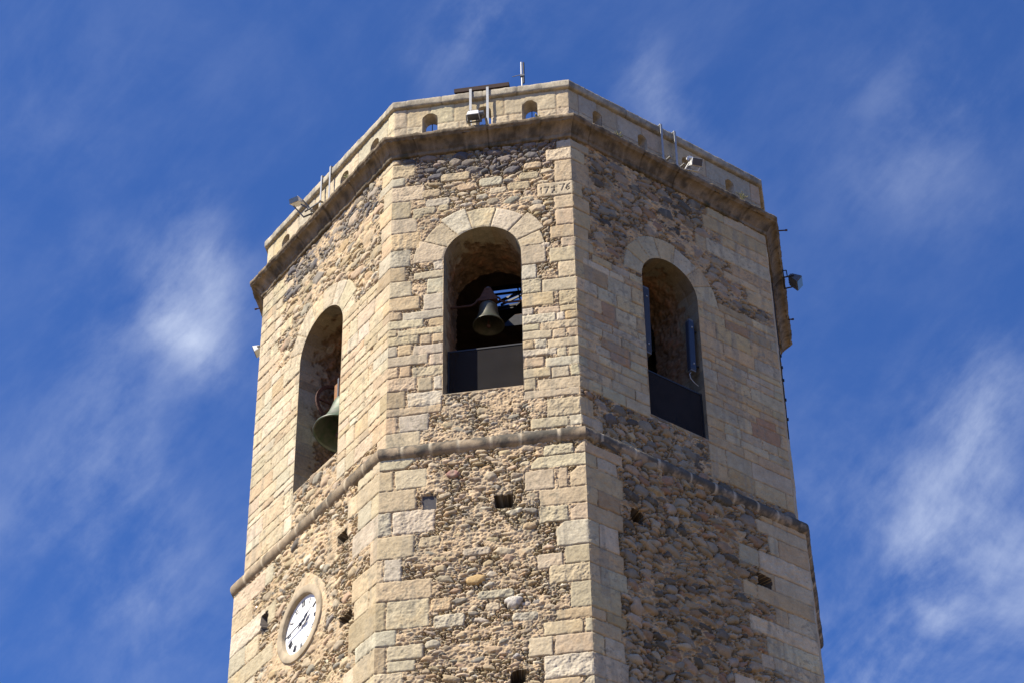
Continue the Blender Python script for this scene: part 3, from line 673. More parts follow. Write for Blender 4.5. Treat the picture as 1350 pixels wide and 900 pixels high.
# ---- reveals of the openings
def reveal(face, win, seed, T=TW):
    cu, r, zs, zb = win; rs = np.random.RandomState(seed)
    n1 = int((zs-zb)/.022); n2 = int(math.pi*r/.022)
    pu = np.r_[np.full(n1, cu-r), cu-r*np.cos(np.linspace(0, math.pi, n2)), np.full(n1, cu+r)]
    pz = np.r_[np.linspace(zb-.02, zs, n1, endpoint=False), zs+r*np.sin(np.linspace(0, math.pi, n2)), np.linspace(zs, zb-.02, n1+1)[1:]]
    nx = np.r_[np.ones(n1), np.cos(np.linspace(0, math.pi, n2)), -np.ones(n1)]
    nz_ = np.r_[np.zeros(n1), -np.sin(np.linspace(0, math.pi, n2)), np.zeros(n1)]
    sl_ = np.r_[0, np.cumsum(np.hypot(np.diff(pu), np.diff(pz)))]
    nd = 64; d = np.linspace(0, T, nd)
    S, D = np.meshgrid(sl_, d)
    js = [0]
    while js[-1] < sl_[-1]: js.append(js[-1]+rs.uniform(.2, .42))
    js = np.array(js); band = np.clip(np.searchsorted(js, S)-1, 0, len(js)-2)
    dist = np.minimum(S-js[band], js[band+1]-S)
    dj = rs.uniform(.28, .62, len(js)); dj2 = dj+rs.uniform(.25, .5, len(js))
    dd = np.minimum(np.abs(D-dj[band]), np.abs(D-dj2[band])); dist = np.where(D < dj2[band], np.minimum(dist, dd), dist)
    lvl = (D > dj[band]).astype(int)+(D > dj2[band])
    keys = 'ctgctbtg'; tone = np.array([[np.array(PAL[keys[rs.randint(8)]])*rs.uniform(.48, .74)*(.62 if face == 'R' else 1) for _ in range(3)] for _ in js])  # recess shade put into the stone tones, deepest in the right arch
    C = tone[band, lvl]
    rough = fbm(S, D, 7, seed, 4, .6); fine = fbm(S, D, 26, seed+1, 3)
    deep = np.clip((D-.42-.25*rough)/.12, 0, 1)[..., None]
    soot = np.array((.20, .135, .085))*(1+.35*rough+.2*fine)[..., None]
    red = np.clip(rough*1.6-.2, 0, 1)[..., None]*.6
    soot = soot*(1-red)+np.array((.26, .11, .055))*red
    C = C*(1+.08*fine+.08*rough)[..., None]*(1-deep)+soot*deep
    h = -.014*np.exp(-(dist/.010)**2)*(1-deep[..., 0])+deep[..., 0]*(.03*rough+.012*fine)+.003*fine
    h *= np.clip(D/.03, 0, 1)
    t, nrm = faxes(face); i = FACE[face]
    u = pu[None]+nx[None]*h; z = pz[None]+nz_[None]*h
    base = np.array([P8[i][0], P8[i][1], Z0])
    V = base+u[..., None]*t+z[..., None]*np.array([0, 0, 1.0])-D[..., None]*nrm
    idx = np.arange(S.size).reshape(S.shape)
    q = np.stack([idx[:-1, :-1], idx[1:, :-1], idx[1:, 1:], idx[:-1, 1:]], -1).reshape(-1, 4)
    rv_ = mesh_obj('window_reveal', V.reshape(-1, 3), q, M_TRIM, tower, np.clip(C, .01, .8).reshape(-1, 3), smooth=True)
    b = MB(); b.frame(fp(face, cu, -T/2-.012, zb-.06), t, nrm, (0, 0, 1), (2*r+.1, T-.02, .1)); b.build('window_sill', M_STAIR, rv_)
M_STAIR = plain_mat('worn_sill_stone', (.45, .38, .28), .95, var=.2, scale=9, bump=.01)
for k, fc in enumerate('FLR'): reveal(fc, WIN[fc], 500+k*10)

# ---- inner lining with the arches, floor, ceiling, roof
def plate(face, off, z0, z1, holes, mat, name, parent, mitre=True, lim=0.0):
    i = FACE[face]; L = fl(face)
    V = []; Fc = []
    cols = [('e', 0.0)]
    def P(u, z, end=None):
        if end is not None:
            q = P8[(i+end) % 8]+off*MIT[(i+end) % 8]; return (q[0], q[1], z+Z0)
        return tuple(fp(face, u, off, z))
    def quad(a, b, c, d):
        n = len(V); V.extend([a, b, c, d]); Fc.append((n, n+1, n+2, n+3))
    prev = P(0, z0, 0), P(0, z1, 0)
    hs = sorted(holes)
    for (cu, r, zs, zb) in hs:
        a, b = P(cu-r, z0), P(cu-r, z1); quad(prev[0], a, b, prev[1])
        us = cu-r*np.cos(np.linspace(0, math.pi, 29)); zt = zs+r*np.sin(np.linspace(0, math.pi, 29))
        for k in range(28):
            quad(P(us[k], zt[k]), P(us[k+1], zt[k+1]), P(us[k+1], z1), P(us[k], z1))
            if zb > z0: quad(P(us[k], z0), P(us[k+1], z0), P(us[k+1], zb), P(us[k], zb))
        prev = P(cu+r, z0), P(cu+r, z1)
    quad(prev[0], P(0, z0, 1), P(0, z1, 1), prev[1])
    mesh_obj(name, V, Fc, mat, parent)
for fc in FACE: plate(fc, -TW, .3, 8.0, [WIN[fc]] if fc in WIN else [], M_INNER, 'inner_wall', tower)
HX0, HX1, HY0, HY1 = -.62, .95, 4.52, 5.78
def slab(off, z0, z1, hole, name, mat):
    bm = bmesh.new()
    def loop(pts): vs = [bm.verts.new(p) for p in pts]; return [bm.edges.new((vs[k], vs[(k+1) % len(vs)])) for k in range(len(vs))]
    es = loop([(*(P8[k]+off*MIT[k]), Z0+z0) for k in range(8)])
    if hole: es += loop([(HX0, HY0, Z0+z0), (HX1, HY0, Z0+z0), (HX1, HY1, Z0+z0), (HX0, HY1, Z0+z0)])
    bmesh.ops.triangle_fill(bm, use_beauty=True, edges=es)
    gg = bmesh.ops.extrude_face_region(bm, geom=list(bm.faces))
    bmesh.ops.translate(bm, verts=[e for e in gg['geom'] if isinstance(e, bmesh.types.BMVert)], vec=(0, 0, z1-z0))
    m = MB(); m.bm.free(); m.bm = bm; return m.build(name, mat, tower)
slab(-TW+.03, 7.95, 8.22, True, 'ceiling_vault', M_INNER)
slab(-.30, 8.225, 8.33, True, 'roof_terrace', M_SLAB)
slab(-TW+.03, .25, .5, False, 'belfry_floor', M_SLAB)

# ---- moulded courses that run round the tower
def sweep(name, prof, jts, colf, du=.03, jw=.012, jd=.012, jc=None, amp=.006, seed=1, close=False, mat=None):
    prof = np.array(prof); npf = len(prof)
    tan = np.gradient(prof, axis=0); tan /= np.linalg.norm(tan, axis=1)[:, None]+1e-9
    nr = np.c_[tan[:, 1], -tan[:, 0]]
    VV = []; QQ = []; CC = []; base = 0
    for fc in FACE:
        L = fl(fc); fine = fc in 'LFRSW'; n = int(L/(du if fine else .2))+1
        u = np.linspace(0, L, n); rs = np.random.RandomState(seed+FACE[fc])
        J = np.array(jts.get(fc) or list(np.cumsum(rs.uniform(.7, 1.1, 8))))
        J = J[(J > .05) & (J < L-.05)]
        edges = np.r_[-1, J, L+1]; blk = np.searchsorted(edges, u)-1
        dj = np.min(np.abs(u[:, None]-J[None]), axis=1) if len(J) else np.full(n, 9.)
        arc = np.r_[0, np.cumsum(np.linalg.norm(np.diff(prof, axis=0), axis=1))]
        Ug, Ag = np.meshgrid(u, arc)
        nz1 = fbm(Ug+FACE[fc]*11, Ag, 6, seed+20, 4, .6); nz2 = fbm(Ug+FACE[fc]*7, Ag, 28, seed+21, 3)
        cw = np.clip(np.minimum(u, L-u)/.06, 0, 1)[None]
        prg = rs.uniform(-.006, .006, len(edges)+1)[blk][None]
        h = (amp*(nz1+.5*nz2)+prg)*cw-jd*np.exp(-(dj/jw)**2)[None]
        off = prof[:, 0][:, None]+nr[:, 0][:, None]*h; z = prof[:, 1][:, None]+nr[:, 1][:, None]*h
        V = wallpos(fc, np.broadcast_to(u/L, off.shape).ravel(), off.ravel(), z.ravel())
        tone = 1+rs.uniform(-.12, .12, len(edges)+1)[blk]
        C = colf(fc, Ug, Ag/arc[-1], nz1, nz2)*tone[None, :, None]
        if jc is not None:
            k = np.exp(-(dj/(jw*1.2))**4)[None, :, None]; C = C*(1-k)+np.array(jc)*k
        else: C = C*(1-.5*np.exp(-(dj/jw)**2))[None, :, None]
        idx = base+np.arange(off.size).reshape(off.shape)
        QQ.append(np.stack([idx[:-1, :-1], idx[:-1, 1:], idx[1:, 1:], idx[1:, :-1]], -1).reshape(-1, 4))
        VV.append(V); CC.append(np.clip(C, .02, .8).reshape(-1, 3)); base += off.size
    return mesh_obj(name, np.vstack(VV), np.vstack(QQ), mat or M_TRIM, tower, np.vstack(CC), smooth=True)
def mix3(a, b, k): k = np.clip(k, 0, 1)[..., None]; return np.array(a)*(1-k)+np.array(b)*k
# string course: half round; black lichen on the weather side, pale pointing at the joints
th = np.linspace(-1.75, 1.75, 15)
sp = [(.085+.15*math.cos(t), .165*math.sin(t)) for t in th]
def col_string(fc, U, A, n1, n2):
    c = mix3((.30, .235, .16), (.20, .16, .11), .5+n1)
    lich = np.clip((A-.30)*2.4+n1*1.2+n2*.6-(.75 if fc == 'L' else (-.05 if fc == 'F' else -.55)), 0, 1)*.93
    Lf = fl(fc); near = np.clip(1-np.minimum(U, Lf-U)/.5, 0, 1)
    return mix3(1, 1, lich*0)*c*(1-lich[..., None])+np.array((.085, .078, .065))*lich[..., None]
sweep('string_course', sp, {'F': [.43, .94, 1.44, 2.02, 2.55, 3.23], 'R': [.38, 1.14, 1.67, 2.41, 2.99, 3.44, 4.0, 4.48], 'L': [.49, 1.15, 1.78, 2.39, 3.0, 3.49, 4.1, 4.7]}, col_string, jw=.022, jd=.006, jc=(.46, .39, .28), amp=.008, seed=61)
# cornice
cp = [(-.1, 7.73), (.035, 7.735), (.05, 7.745), (.055, 7.80), (.05, 7.83), (.075, 7.845), (.09, 7.88), (.12, 7.93), (.165, 7.975), (.215, 8.005), (.255, 8.015), (.262, 8.02), (.268, 8.045), (.29, 8.055), (.30, 8.075), (.302, 8.12), (.295, 8.145), (.24, 8.165), (.1, 8.19), (-.1, 8.22)]
def col_corn(fc, U, A, n1, n2):
    c = mix3((.20, .155, .105), (.12, .095, .065), .5+1.2*n1+.4*n2)
    drip = np.clip(fbm(U+FACE[fc]*5, A*.15, 14, 701, 3, .6)*1.2-.1, 0, .8)[..., None]*.5
    c = c*(1-drip)+np.array((.33, .265, .185))*drip
    stain_shade = np.clip((.55-A)*1.2+n1*1.4-.15, 0, 1)  # patchy stain plus underside shade, both painted darker below the lip
    c = c*(1-.3*stain_shade[..., None])
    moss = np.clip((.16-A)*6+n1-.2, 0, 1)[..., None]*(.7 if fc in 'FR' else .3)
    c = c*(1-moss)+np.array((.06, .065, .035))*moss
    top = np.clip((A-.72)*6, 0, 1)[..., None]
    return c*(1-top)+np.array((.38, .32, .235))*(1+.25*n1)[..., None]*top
sweep('cornice', cp, {'F': [.55, 1.52, 2.02, 3.08], 'R': [.46, 1.77, 2.65, 3.6, 4.51], 'L': [.64, 1.84, 2.9, 3.83, 4.83]}, col_corn, jw=.014, jd=.02, amp=.015, seed=71)

# ---- parapet with loopholes
LOOPS = {'F': [.76, 1.90, 2.88], 'L': [.80, 2.02, 3.24, 4.44], 'R': [.75, 1.95, 3.15, 4.35]}
LR, LS, LB = .165, 8.83, 8.44
LRF = {'R': .12}
for fc in FACE:
    fine = fc in 'LFR'
    w = Wall(fc, 8.16, 9.20, -.02, .02 if fine else .06, .02 if fine else .06, 40+FACE[fc])
    w.H[:] = -.008; w.C[:] = np.array((.36, .29, .20))
    if fine:
        keys = 'cpcccgpc' if fc != 'R' else 'tgtgbt'
        lp = LOOPS[fc]; ln = w.L
        for z0_, z1_, sh in ((8.1, 8.66, 0), (8.66, 9.2, .5)):
            cuts = [0, .26]+[lp[k]+(lp[k+1]-lp[k])*(.45 if sh else .55) for k in range(len(lp)-1)]+[ln-.25, ln]
            if sh: cuts = sorted(cuts+[q for q in lp if w.rs.rand() < .25])
            for a, b in zip(cuts[:-1], cuts[1:]):
                w.block(a, b, z0_, z1_, keys[w.rs.randint(len(keys))], rough=1.0 if sh else 2.0, rnd=.02, gap=.007)
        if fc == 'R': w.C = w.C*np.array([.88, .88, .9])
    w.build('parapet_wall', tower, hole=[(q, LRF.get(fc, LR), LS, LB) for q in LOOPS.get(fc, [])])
    plate(fc, -.33, 8.2, 9.2, [(q, .135 if fc != 'R' else .10, 8.83, 8.45) for q in LOOPS.get(fc, [])], M_SLAB, 'parapet_lining', tower)
for fc in 'LFR':
    t, nrm = faxes(fc)
    for q in LOOPS[fc]:
        a = np.linspace(0, math.pi, 17)
        def ringp(r, zs, zb, off):
            pu = np.r_[q-r, q-r*np.cos(a), q+r]; pz = np.r_[zb, zs+r*np.sin(a), zb]
            return [fp(fc, x, off, y) for x, y in zip(pu, pz)]
        A_ = ringp(LRF.get(fc, LR), LS, LB, -.025); B_ = ringp(.135 if fc != 'R' else .10, 8.83, 8.45, -.33); n = len(A_)
        ll_ = mesh_obj('loophole_lining', A_+B_, [(k, k+1, n+k+1, n+k) for k in range(n-1)]+[(0, n, 2*n-1, n-1)], M_STAIR, tower)
        b = MB(); b.bar(fp(fc, q, -.31, 8.45), fp(fc, q, -.31, 8.955), .016); b.build('loophole_bar', M_IRON, ll_)
# coping
kp = [(-.35, 9.20), (-.1, 9.195), (.02, 9.195), (.035, 9.205), (.05, 9.215), (.055, 9.25), (.055, 9.34), (.05, 9.385), (.03, 9.405), (-.05, 9.42), (-.2, 9.43), (-.32, 9.42), (-.36, 9.38), (-.36, 9.25), (-.35, 9.2)]
def col_cop(fc, U, A, n1, n2):
    k = mix3((.42, .37, .28), (.25, .225, .18), .45+1.1*n1+.5*n2)
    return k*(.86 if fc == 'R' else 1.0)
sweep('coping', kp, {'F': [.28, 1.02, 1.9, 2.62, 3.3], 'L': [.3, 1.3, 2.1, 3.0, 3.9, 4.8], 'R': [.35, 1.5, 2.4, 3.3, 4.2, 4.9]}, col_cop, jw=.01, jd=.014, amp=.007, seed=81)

# ---- plaster surround of the clock
tL, nL = faxes('L')
def fm(face, u, off, z):
    t, nrm = faxes(face); M4 = Matrix.Identity(4); c = fp(face, u, off, z)
    for i_, (a_, b_, c_) in enumerate(zip(t, (0, 0, 1), nrm)):
        M4[i_][0] = a_; M4[i_][1] = b_; M4[i_][2] = c_; M4[i_][3] = c[i_]
    return M4
b = MB(); b.lathe([(.60, .02), (.605, .10), (.61, .175), (.618, .187), (.70, .190), (.765, .188), (.778, .182), (.783, .12)], fm('L', CU, 0, CZ), 72)
b.build('clock_surround', plain_mat('smooth_render', (.43, .35, .24), .95, var=.2, scale=4.5, bump=.012), tower, smooth=True)

# ------------------------------------------------------------------ clock
ck = thing('tower_clock', 'round white clock face set in a plaster ring on the sunlit left wall', 'clock', fp('L', CU, .03, CZ))
b = MB(); b.lathe([(0, .100), (.605, .100), (.608, .06), (0, .06)], fm('L', CU, 0, CZ), 64); dial = b.build('clock_dial', M_DIAL, ck)
def polar(a, r): return np.array([math.sin(a)*r, math.cos(a)*r])
def flatbar(b, p, q, wid, off, th=.006):
    P = fp('L', CU+p[0], off, CZ+p[1]); Q = fp('L', CU+q[0], off, CZ+q[1]); d = (Q-P)/np.linalg.norm(Q-P)
    b.frame((P+Q)/2, np.cross(nL, d), nL, d, (wid, th, np.linalg.norm(Q-P)))
ROM = ['XII', 'I', 'II', 'III', 'IIII', 'V', 'VI', 'VII', 'VIII', 'IX', 'X', 'XI']
k = 0
for h, rm in enumerate(ROM):
    b = MB(); a = h*math.pi/6; er = np.array([math.sin(a), math.cos(a)]); et = np.array([math.cos(a), -math.sin(a)])
    wd_ = {'I': .030, 'V': .055, 'X': .058}; tot = sum(wd_[c] for c in rm); x = -tot/2
    for c in rm:
        xc = x+wd_[c]/2; x += wd_[c]; r0, r1 = .40, .53
        pt = lambda xx, rr_: er*rr_+et*xx
        off = .1035+.0007*(k % 3); k += 1
        if c == 'I': flatbar(b, pt(xc, r0), pt(xc, r1), .014, off)
        if c == 'V': flatbar(b, pt(xc-.018, r1), pt(xc, r0), .015, off); flatbar(b, pt(xc+.018, r1), pt(xc, r0), .008, off+.0003)
        if c == 'X': flatbar(b, pt(xc-.018, r1), pt(xc+.018, r0), .015, off); flatbar(b, pt(xc+.018, r1), pt(xc-.018, r0), .008, off+.0003)
    b.build('clock_numeral', M_BLACK, dial)
ha, ma = R(60), R(262)
b = MB(); flatbar(b, polar(ha, -.10), polar(ha, .30), .036, .140); flatbar(b, polar(ha, .14), polar(ha, .24), .085, .1405); flatbar(b, polar(ha, .28), polar(ha, .42), .012, .1398)
b.lathe([(0, .136), (.045, .136), (.045, .148), (0, .148)], fm('L', CU, 0, CZ), 20); b.build('hour_hand', M_BLACK, ck)
b = MB(); flatbar(b, polar(ma, -.16), polar(ma, .54), .026, .158); flatbar(b, polar(ma, -.18), polar(ma, -.05), .07, .1585)
b.lathe([(0, .15), (.03, .15), (.03, .165), (0, .165)], fm('L', CU, 0, CZ), 20); b.build('minute_hand', M_BLACK, ck)

# ------------------------------------------------------------------ bells
BELLP = [(0.02, .62), (.10, .615), (.155, .60), (.178, .565), (.185, .50), (.19, .42), (.198, .34), (.213, .26), (.235, .18), (.262, .11), (.292, .055), (.312, .02), (.316, 0), (.300, -.004), (.285, .03), (.25, .10), (.22, .19), (.197, .28), (.18, .40), (.168, .52), (.13, .57), (0.02, .58)]
def bell(name, label, cat, face, u, ins, zm, dia, mat, tilt=0.0, group=None):
    s = dia/.632; vs_ = .86; t, nrm = faxes(face)
    c = fp(face, u, -ins, zm); root = thing(name, label, cat, c, group)
    ax = math.cos(tilt)*np.array([0, 0, 1.0])+math.sin(tilt)*(-nrm)
    fy = np.cross(ax, t); M4 = Matrix.Identity(4)
    for i_ in range(3): M4[i_][0] = t[i_]*s; M4[i_][1] = fy[i_]*s; M4[i_][2] = ax[i_]*s*vs_; M4[i_][3] = c[i_]
    b = MB(); b.lathe(BELLP, M4, 56); body = b.build('bell_body', mat, root, smooth=True)
    b = MB(); q = c+ax*.45*s; e = c-ax*.01*s; b.tube([q, e], .016*s); bmesh.ops.create_icosphere(b.bm, subdivisions=2, radius=.045*s, matrix=Matrix.Translation(Vector(e)))
    b.build('clapper', M_IRONR, body)
    return root, c, ax, s
root, c, ax, s = bell('church_bell', 'small bronze bell on a rusty cranked iron yoke in the front arch', 'bell', 'F', 1.845, .75, 3.60, .64, M_BRONZE)
tF, nF = faxes('F')
def F_(u, z, ins=.75): return fp('F', u, -ins, z)
b = MB(); b.tube([F_(1.075, 4.17), F_(1.50, 4.17), F_(1.58, 4.22), F_(1.63, 4.30), F_(1.70, 4.34)], .022, 8); b.build('yoke_arm', M_IRONR, root)
b = MB()
b.tube([F_(2.64, 4.14), F_(2.20, 4.15), F_(2.11, 4.20), F_(2.06, 4.29), F_(1.99, 4.34)], .022, 8)
b.build('yoke_arm', M_IRONR, root)
b = MB(); V_ = [F_(1.65, 4.22), F_(2.04, 4.22), F_(1.90, 4.54), F_(1.79, 4.54)]
bmv = [b.bm.verts.new(Vector(v-nF*.07)) for v in V_]+[b.bm.verts.new(Vector(v+nF*.07)) for v in V_]
for f in ((0, 1, 2, 3), (4, 5, 6, 7), (0, 1, 5, 4), (1, 2, 6, 5), (2, 3, 7, 6), (3, 0, 4, 7)): b.bm.faces.new([bmv[i_] for i_ in f])
b.box(F_(1.845, 4.20), (.09, .09, .14)); b.build('headstock', M_IRONR, root)
b = MB(); b.box(F_(1.845, 4.56)+nF*.02, (.07, .05, .05), bev=.01); b.build('yoke_cap', M_GREY, root)

root, c, ax, s = bell('church_bell', 'large green bronze bell hung from a wooden headstock in the left arch', 'bell', 'L', 2.50, .60, 2.60, 1.10, M_BRONZE2, tilt=R(13))
def L_(u, z, ins=.6): return fp('L', u, -ins, z)
b = MB(); b.frame(L_(2.55, 3.88, .78), tL, nL, (0, 0, 1), (.85, .26, .50), .02); b.frame(L_(2.55, 4.18, .78), tL, nL, (0, 0, 1), (.5, .22, .3), .02); hd_ = b.build('headstock', M_OAK, root)
for uu in (2.32, 2.74):
    b = MB(); b.frame(L_(uu, 3.86, .78-.145), tL, nL, (0, 0, 1), (.05, .02, .66)); b.build('iron_strap', M_GREY, hd_)
b = MB(); b.tube([L_(1.80, 3.72, .78), L_(2.2, 3.72, .78)], .03); b.build('axle', M_GREY, root); b = MB(); b.tube([L_(2.9, 3.72, .78), L_(3.46, 3.72, .78)], .03); b.build('axle', M_GREY, root)
b = MB(); cw_ = L_(2.02, 3.72, .78)
rg = [cw_+.46*(math.cos(t_)*nL+math.sin(t_)*np.array([0, 0, 1])) for t_ in np.linspace(0, 2*math.pi, 33)]
for a_, c_ in zip(rg[:-1], rg[1:]): b.bar(a_, c_, .07, .05, upv=tL)
for t_ in (0, math.pi/2): b.bar(cw_-.44*(math.cos(t_)*nL+math.sin(t_)*np.array([0, 0, 1])), cw_+.44*(math.cos(t_)*nL+math.sin(t_)*np.array([0, 0, 1])), .035)
b.build('bell_wheel', M_IRONR, root)

# third bell, deep in the shade behind the right arch
root, c, ax, s = bell('church_bell', 'dim bronze bell deep in the shadow of the right arch', 'bell', 'R', 3.42, 1.70, 4.62, .62, M_BRONZE)
tR, nR = faxes('R')
def R_(u, z, ins=1.70): return fp('R', u+.67, -ins, z+.72)
b = MB(); b.tube([R_(1.69, 4.55), R_(2.35, 4.5), R_(2.48, 4.58), R_(2.55, 4.75), R_(2.95, 4.75), R_(3.02, 4.58), R_(3.13, 4.5)], .024); b.box(R_(2.75, 4.66), (.3, .12, .3), yaw=math.pi/4); b.build('headstock', M_GREY, root)

# ------------------------------------------------------------------ safety screens
def screen(face, label, z0, z1, ins):
    cu, r, zs, zb = WIN[face]; t, nrm = faxes(face)
    root = thing('safety_screen', label, 'screen', fp(face, cu, -ins, z0), 'safety screens across the belfry openings')
    b = MB(); b.frame(fp(face, cu, -ins, (z0+z1)/2), t, nrm, (0, 0, 1), (2*r-.05, .006, z1-z0-.04)); b.build('mesh_panel', M_MESH, root)
    b = MB()
    for z_ in (z0+.015, z1-.015): b.frame(fp(face, cu, -ins, z_), t, nrm, (0, 0, 1), (2*r-.02, .03, .03))
    for u_ in (cu-r+.025, cu+r-.025): b.frame(fp(face, u_, -ins, (z0+z1)/2), t, nrm, (0, 0, 1), (.03, .028, z1-z0-.06))
    b.build('screen_frame', M_BLACK, root)
screen('F', 'dark mesh safety screen across the foot of the front arch', 1.42, 2.80, .45)
screen('R', 'dark mesh safety screen across the foot of the shaded right arch', 1.34, 2.50, .10)

# ------------------------------------------------------------------ slim column speakers in the right arch
def speaker(label, u, z0, z1, ins, wdt, mat, cable):
    root = thing('column_speaker', label, 'loudspeaker', fp('R', u, -ins, z0), 'slim speakers hung in the right arch')
    lean = .03
    b = MB(); P_, Q_ = fp('R', u, -ins, z0), fp('R', u+lean, -ins, z1); d = (Q_-P_)/np.linalg.norm(Q_-P_)
    sx = np.cross(nR, d)
    b.frame((P_+Q_)/2, sx, nR, d, (wdt, wdt*.9, np.linalg.norm(Q_-P_)), .03); cs_ = b.build('speaker_case', mat, root)
    for e in (P_-d*.012, Q_+d*.012):
        b = MB(); b.frame(e, sx, nR, d, (wdt*.86, wdt*.8, .04), .01); b.build('end_cap', M_GREY, cs_)
    for k_ in (.12, .86):
        b = MB(); b.frame(P_+(Q_-P_)*k_+nR*(wdt*.47), sx, nR, d, (.035, .03, .035), .008); b.build('fixing_bolt', M_GALV, cs_)
    cu_, r_ = WIN['R'][:2]; jx = cu_-r_ if u < cu_ else cu_+r_
    for k_ in (.15, .85):
        b = MB(); b.bar(fp('R', u, -ins, z0+(z1-z0)*k_), fp('R', jx, -ins, z0+(z1-z0)*k_), .03); b.build('wall_bracket', M_IRON, root)
    b = MB(); s_ = 1 if cable else -1
    b.tube([fp('R', u-.02, -ins, z0-.02), fp('R', u-.07*s_, -ins, z0-.10), fp('R', u-.05*s_, -ins, z0-.20), fp('R', u+.05, -ins, z0-.28), fp('R', u+.14*s_, -ins, z0-.31)] if cable else [fp('R', u, -ins, z0-.02), fp('R', u+.02, -ins, z0-.16)], .010)
    b.build('cable', M_GALV if cable else M_IRON, root)
speaker('charcoal column speaker along the left side of the shaded right arch', 1.80, 2.95, 4.62, .14, .17, M_SPK2, False)
speaker('blue grey column speaker with a dangling cable in the right arch', 2.93, 3.02, 4.30, .12, .15, M_SPK, True)

# ------------------------------------------------------------------ steel lattice under the roof hatch
lat = thing('steel_lattice', 'dark steel lattice crossing the sky-lit roof hatch behind the front bell', 'lattice', (0.1, 5.1, Z0+7.6))
zz = Z0+7.86
for (p, q, wd_) in [((-.62, 4.98), (.12, 4.66), .05), ((-.45, 5.02), (.14, 4.74), .03), ((-.66, 5.10), (.99, 4.98), .05), ((-.66, 5.26), (.99, 5.16), .22), ((-.62, 5.62), (.05, 5.0), .16), ((.02, 4.48), (-.02, 5.82), .03), ((.10, 4.48), (.06, 5.82), .055), ((.22, 4.48), (.18, 5.82), .03), ((-.66, 4.56), (.99, 4.56), .03)]:
    b = MB(); b.bar((p[0], p[1], zz), (q[0], q[1], zz), wd_, .05); zz -= .012; b.build('lattice_beam', M_IRON, lat)
b = MB(); b.box(((HX0+HX1)/2, HY0-.0, Z0+8.0), (HX1-HX0+.1, .04, .3)); b.build('hatch_rim', M_IRON, lat); b = MB(); b.box(((HX0+HX1)/2, HY1, Z0+8.0), (HX1-HX0+.1, .04, .3)); b.build('hatch_rim', M_IRON, lat)

# ------------------------------------------------------------------ floodlights and their hanger straps
def straps(root, face, us):
    t, nrm = faxes(face)
    for u in us:
        b = MB(); w_ = .052
        b.frame(fp(face, u, .085, 8.87), t, nrm, (0, 0, 1), (w_, .012, 1.14))
        b.frame(fp(face, u, -.02, 9.445), t, nrm, (0, 0, 1), (w_, .22, .012))
        b.frame(fp(face, u, .20, 8.297), t, nrm, (0, 0, 1), (w_, .24, .012))
        b.build('hanger_strap', M_GALV, root)
def flood(label, face, us, u, off, z, dims, yaw_, pitch_, mats, arms, grp='floodlights hung from the parapet'):
    t, nrm = faxes(face)
    root = thing('floodlight', label, 'floodlight', fp(face, u, off, z), grp)
    if us: straps(root, face, us)
    ax = math.cos(yaw_)*t+math.sin(yaw_)*nrm; ay = -math.sin(yaw_)*t+math.cos(yaw_)*nrm; az = np.array([0, 0, 1.0])
    ay, az = ay*math.cos(pitch_)+az*math.sin(pitch_), -ay*math.sin(pitch_)+az*math.cos(pitch_)
    c = fp(face, u, off, z); W_, D_, H_ = dims
    b = MB(); vs = []
    for (x, y, zz_) in [(-.5, -.5, -.25), (.5, -.5, -.25), (.5, .5, -.5), (-.5, .5, -.5), (-.42, -.4, .3), (.42, -.4, .3), (.5, .5, .5), (-.5, .5, .5)]:
        vs.append(b.bm.verts.new(Vector(c+ax*x*W_+ay*y*D_+az*zz_*H_)))
    for f in ((0, 1, 2, 3), (4, 5, 6, 7), (0, 1, 5, 4), (1, 2, 6, 5), (2, 3, 7, 6), (3, 0, 4, 7)): b.bm.faces.new([vs[k_] for k_ in f])
    bmesh.ops.recalc_face_normals(b.bm, faces=b.bm.faces)
    bmesh.ops.bevel(b.bm, geom=list(b.bm.edges), offset=.012, segments=2, profile=.5, affect='EDGES')
    hs_ = b.build('lamp_housing', mats[0], root)
    b = MB(); b.frame(c+ay*(D_*.5+.006), ax, ay, az, (W_*.9, .012, H_*.86)); b.build('lamp_glass', M_LENS, hs_)
    for k_ in range(5):
        b = MB(); b.frame(c+ax*W_*(-.3+.15*k_)-ay*D_*.47+az*H_*.03, ax, ay, az, (.012, .05, H_*.5)); b.build('cooling_fin', mats[1], hs_)
    b = MB()
    sxs = (-1, 1)
    for s_ in sxs: b.bar(c+ax*s_*(W_*.5+.015)-ay*.01, c+ax*s_*(W_*.5+.015)+arms[0]*nrm+arms[1]*np.array([0, 0, 1.0])+arms[2]*t, .035, .012)
    b.bar(c+ax*(-W_*.5-.03)+arms[0]*nrm+arms[1]*np.array([0, 0, 1.0])+arms[2]*t, c+ax*(W_*.5+.03)+arms[0]*nrm+arms[1]*np.array([0, 0, 1.0])+arms[2]*t, .04, .012)
    b.build('mounting_bracket', mats[1], root)
    return root, c
r_, c = flood('white floodlight between two steel straps on the front parapet', 'F', (1.645, 2.005), 1.755, .36, 8.40, (.26, .20, .17), 0.0, R(-78), (M_WHITE, M_GREY), (-.10, -.12, 0))
b = MB(); b.bar(c+tF*.13, c+tF*.22, .12, seg=14); b.build('junction_box', M_GREY, r_)
r_, c = flood('white floodlight reaching out from the sunlit left parapet', 'L', (2.44, 2.80), 2.20, .52, 8.62, (.24, .28, .13), R(-25), R(-20), (M_WHITE, M_GREY), (-.26, -.30, .08))
b = MB(); b.bar(fp('L', 2.75, .28, 8.32), fp('L', 2.28, .36, 8.36), .03, .02); b.bar(fp('L', 2.44, .26, 8.31), fp('L', 2.3, .48, 8.5), .03, .02); b.build('side_arm', M_GREY, r_)
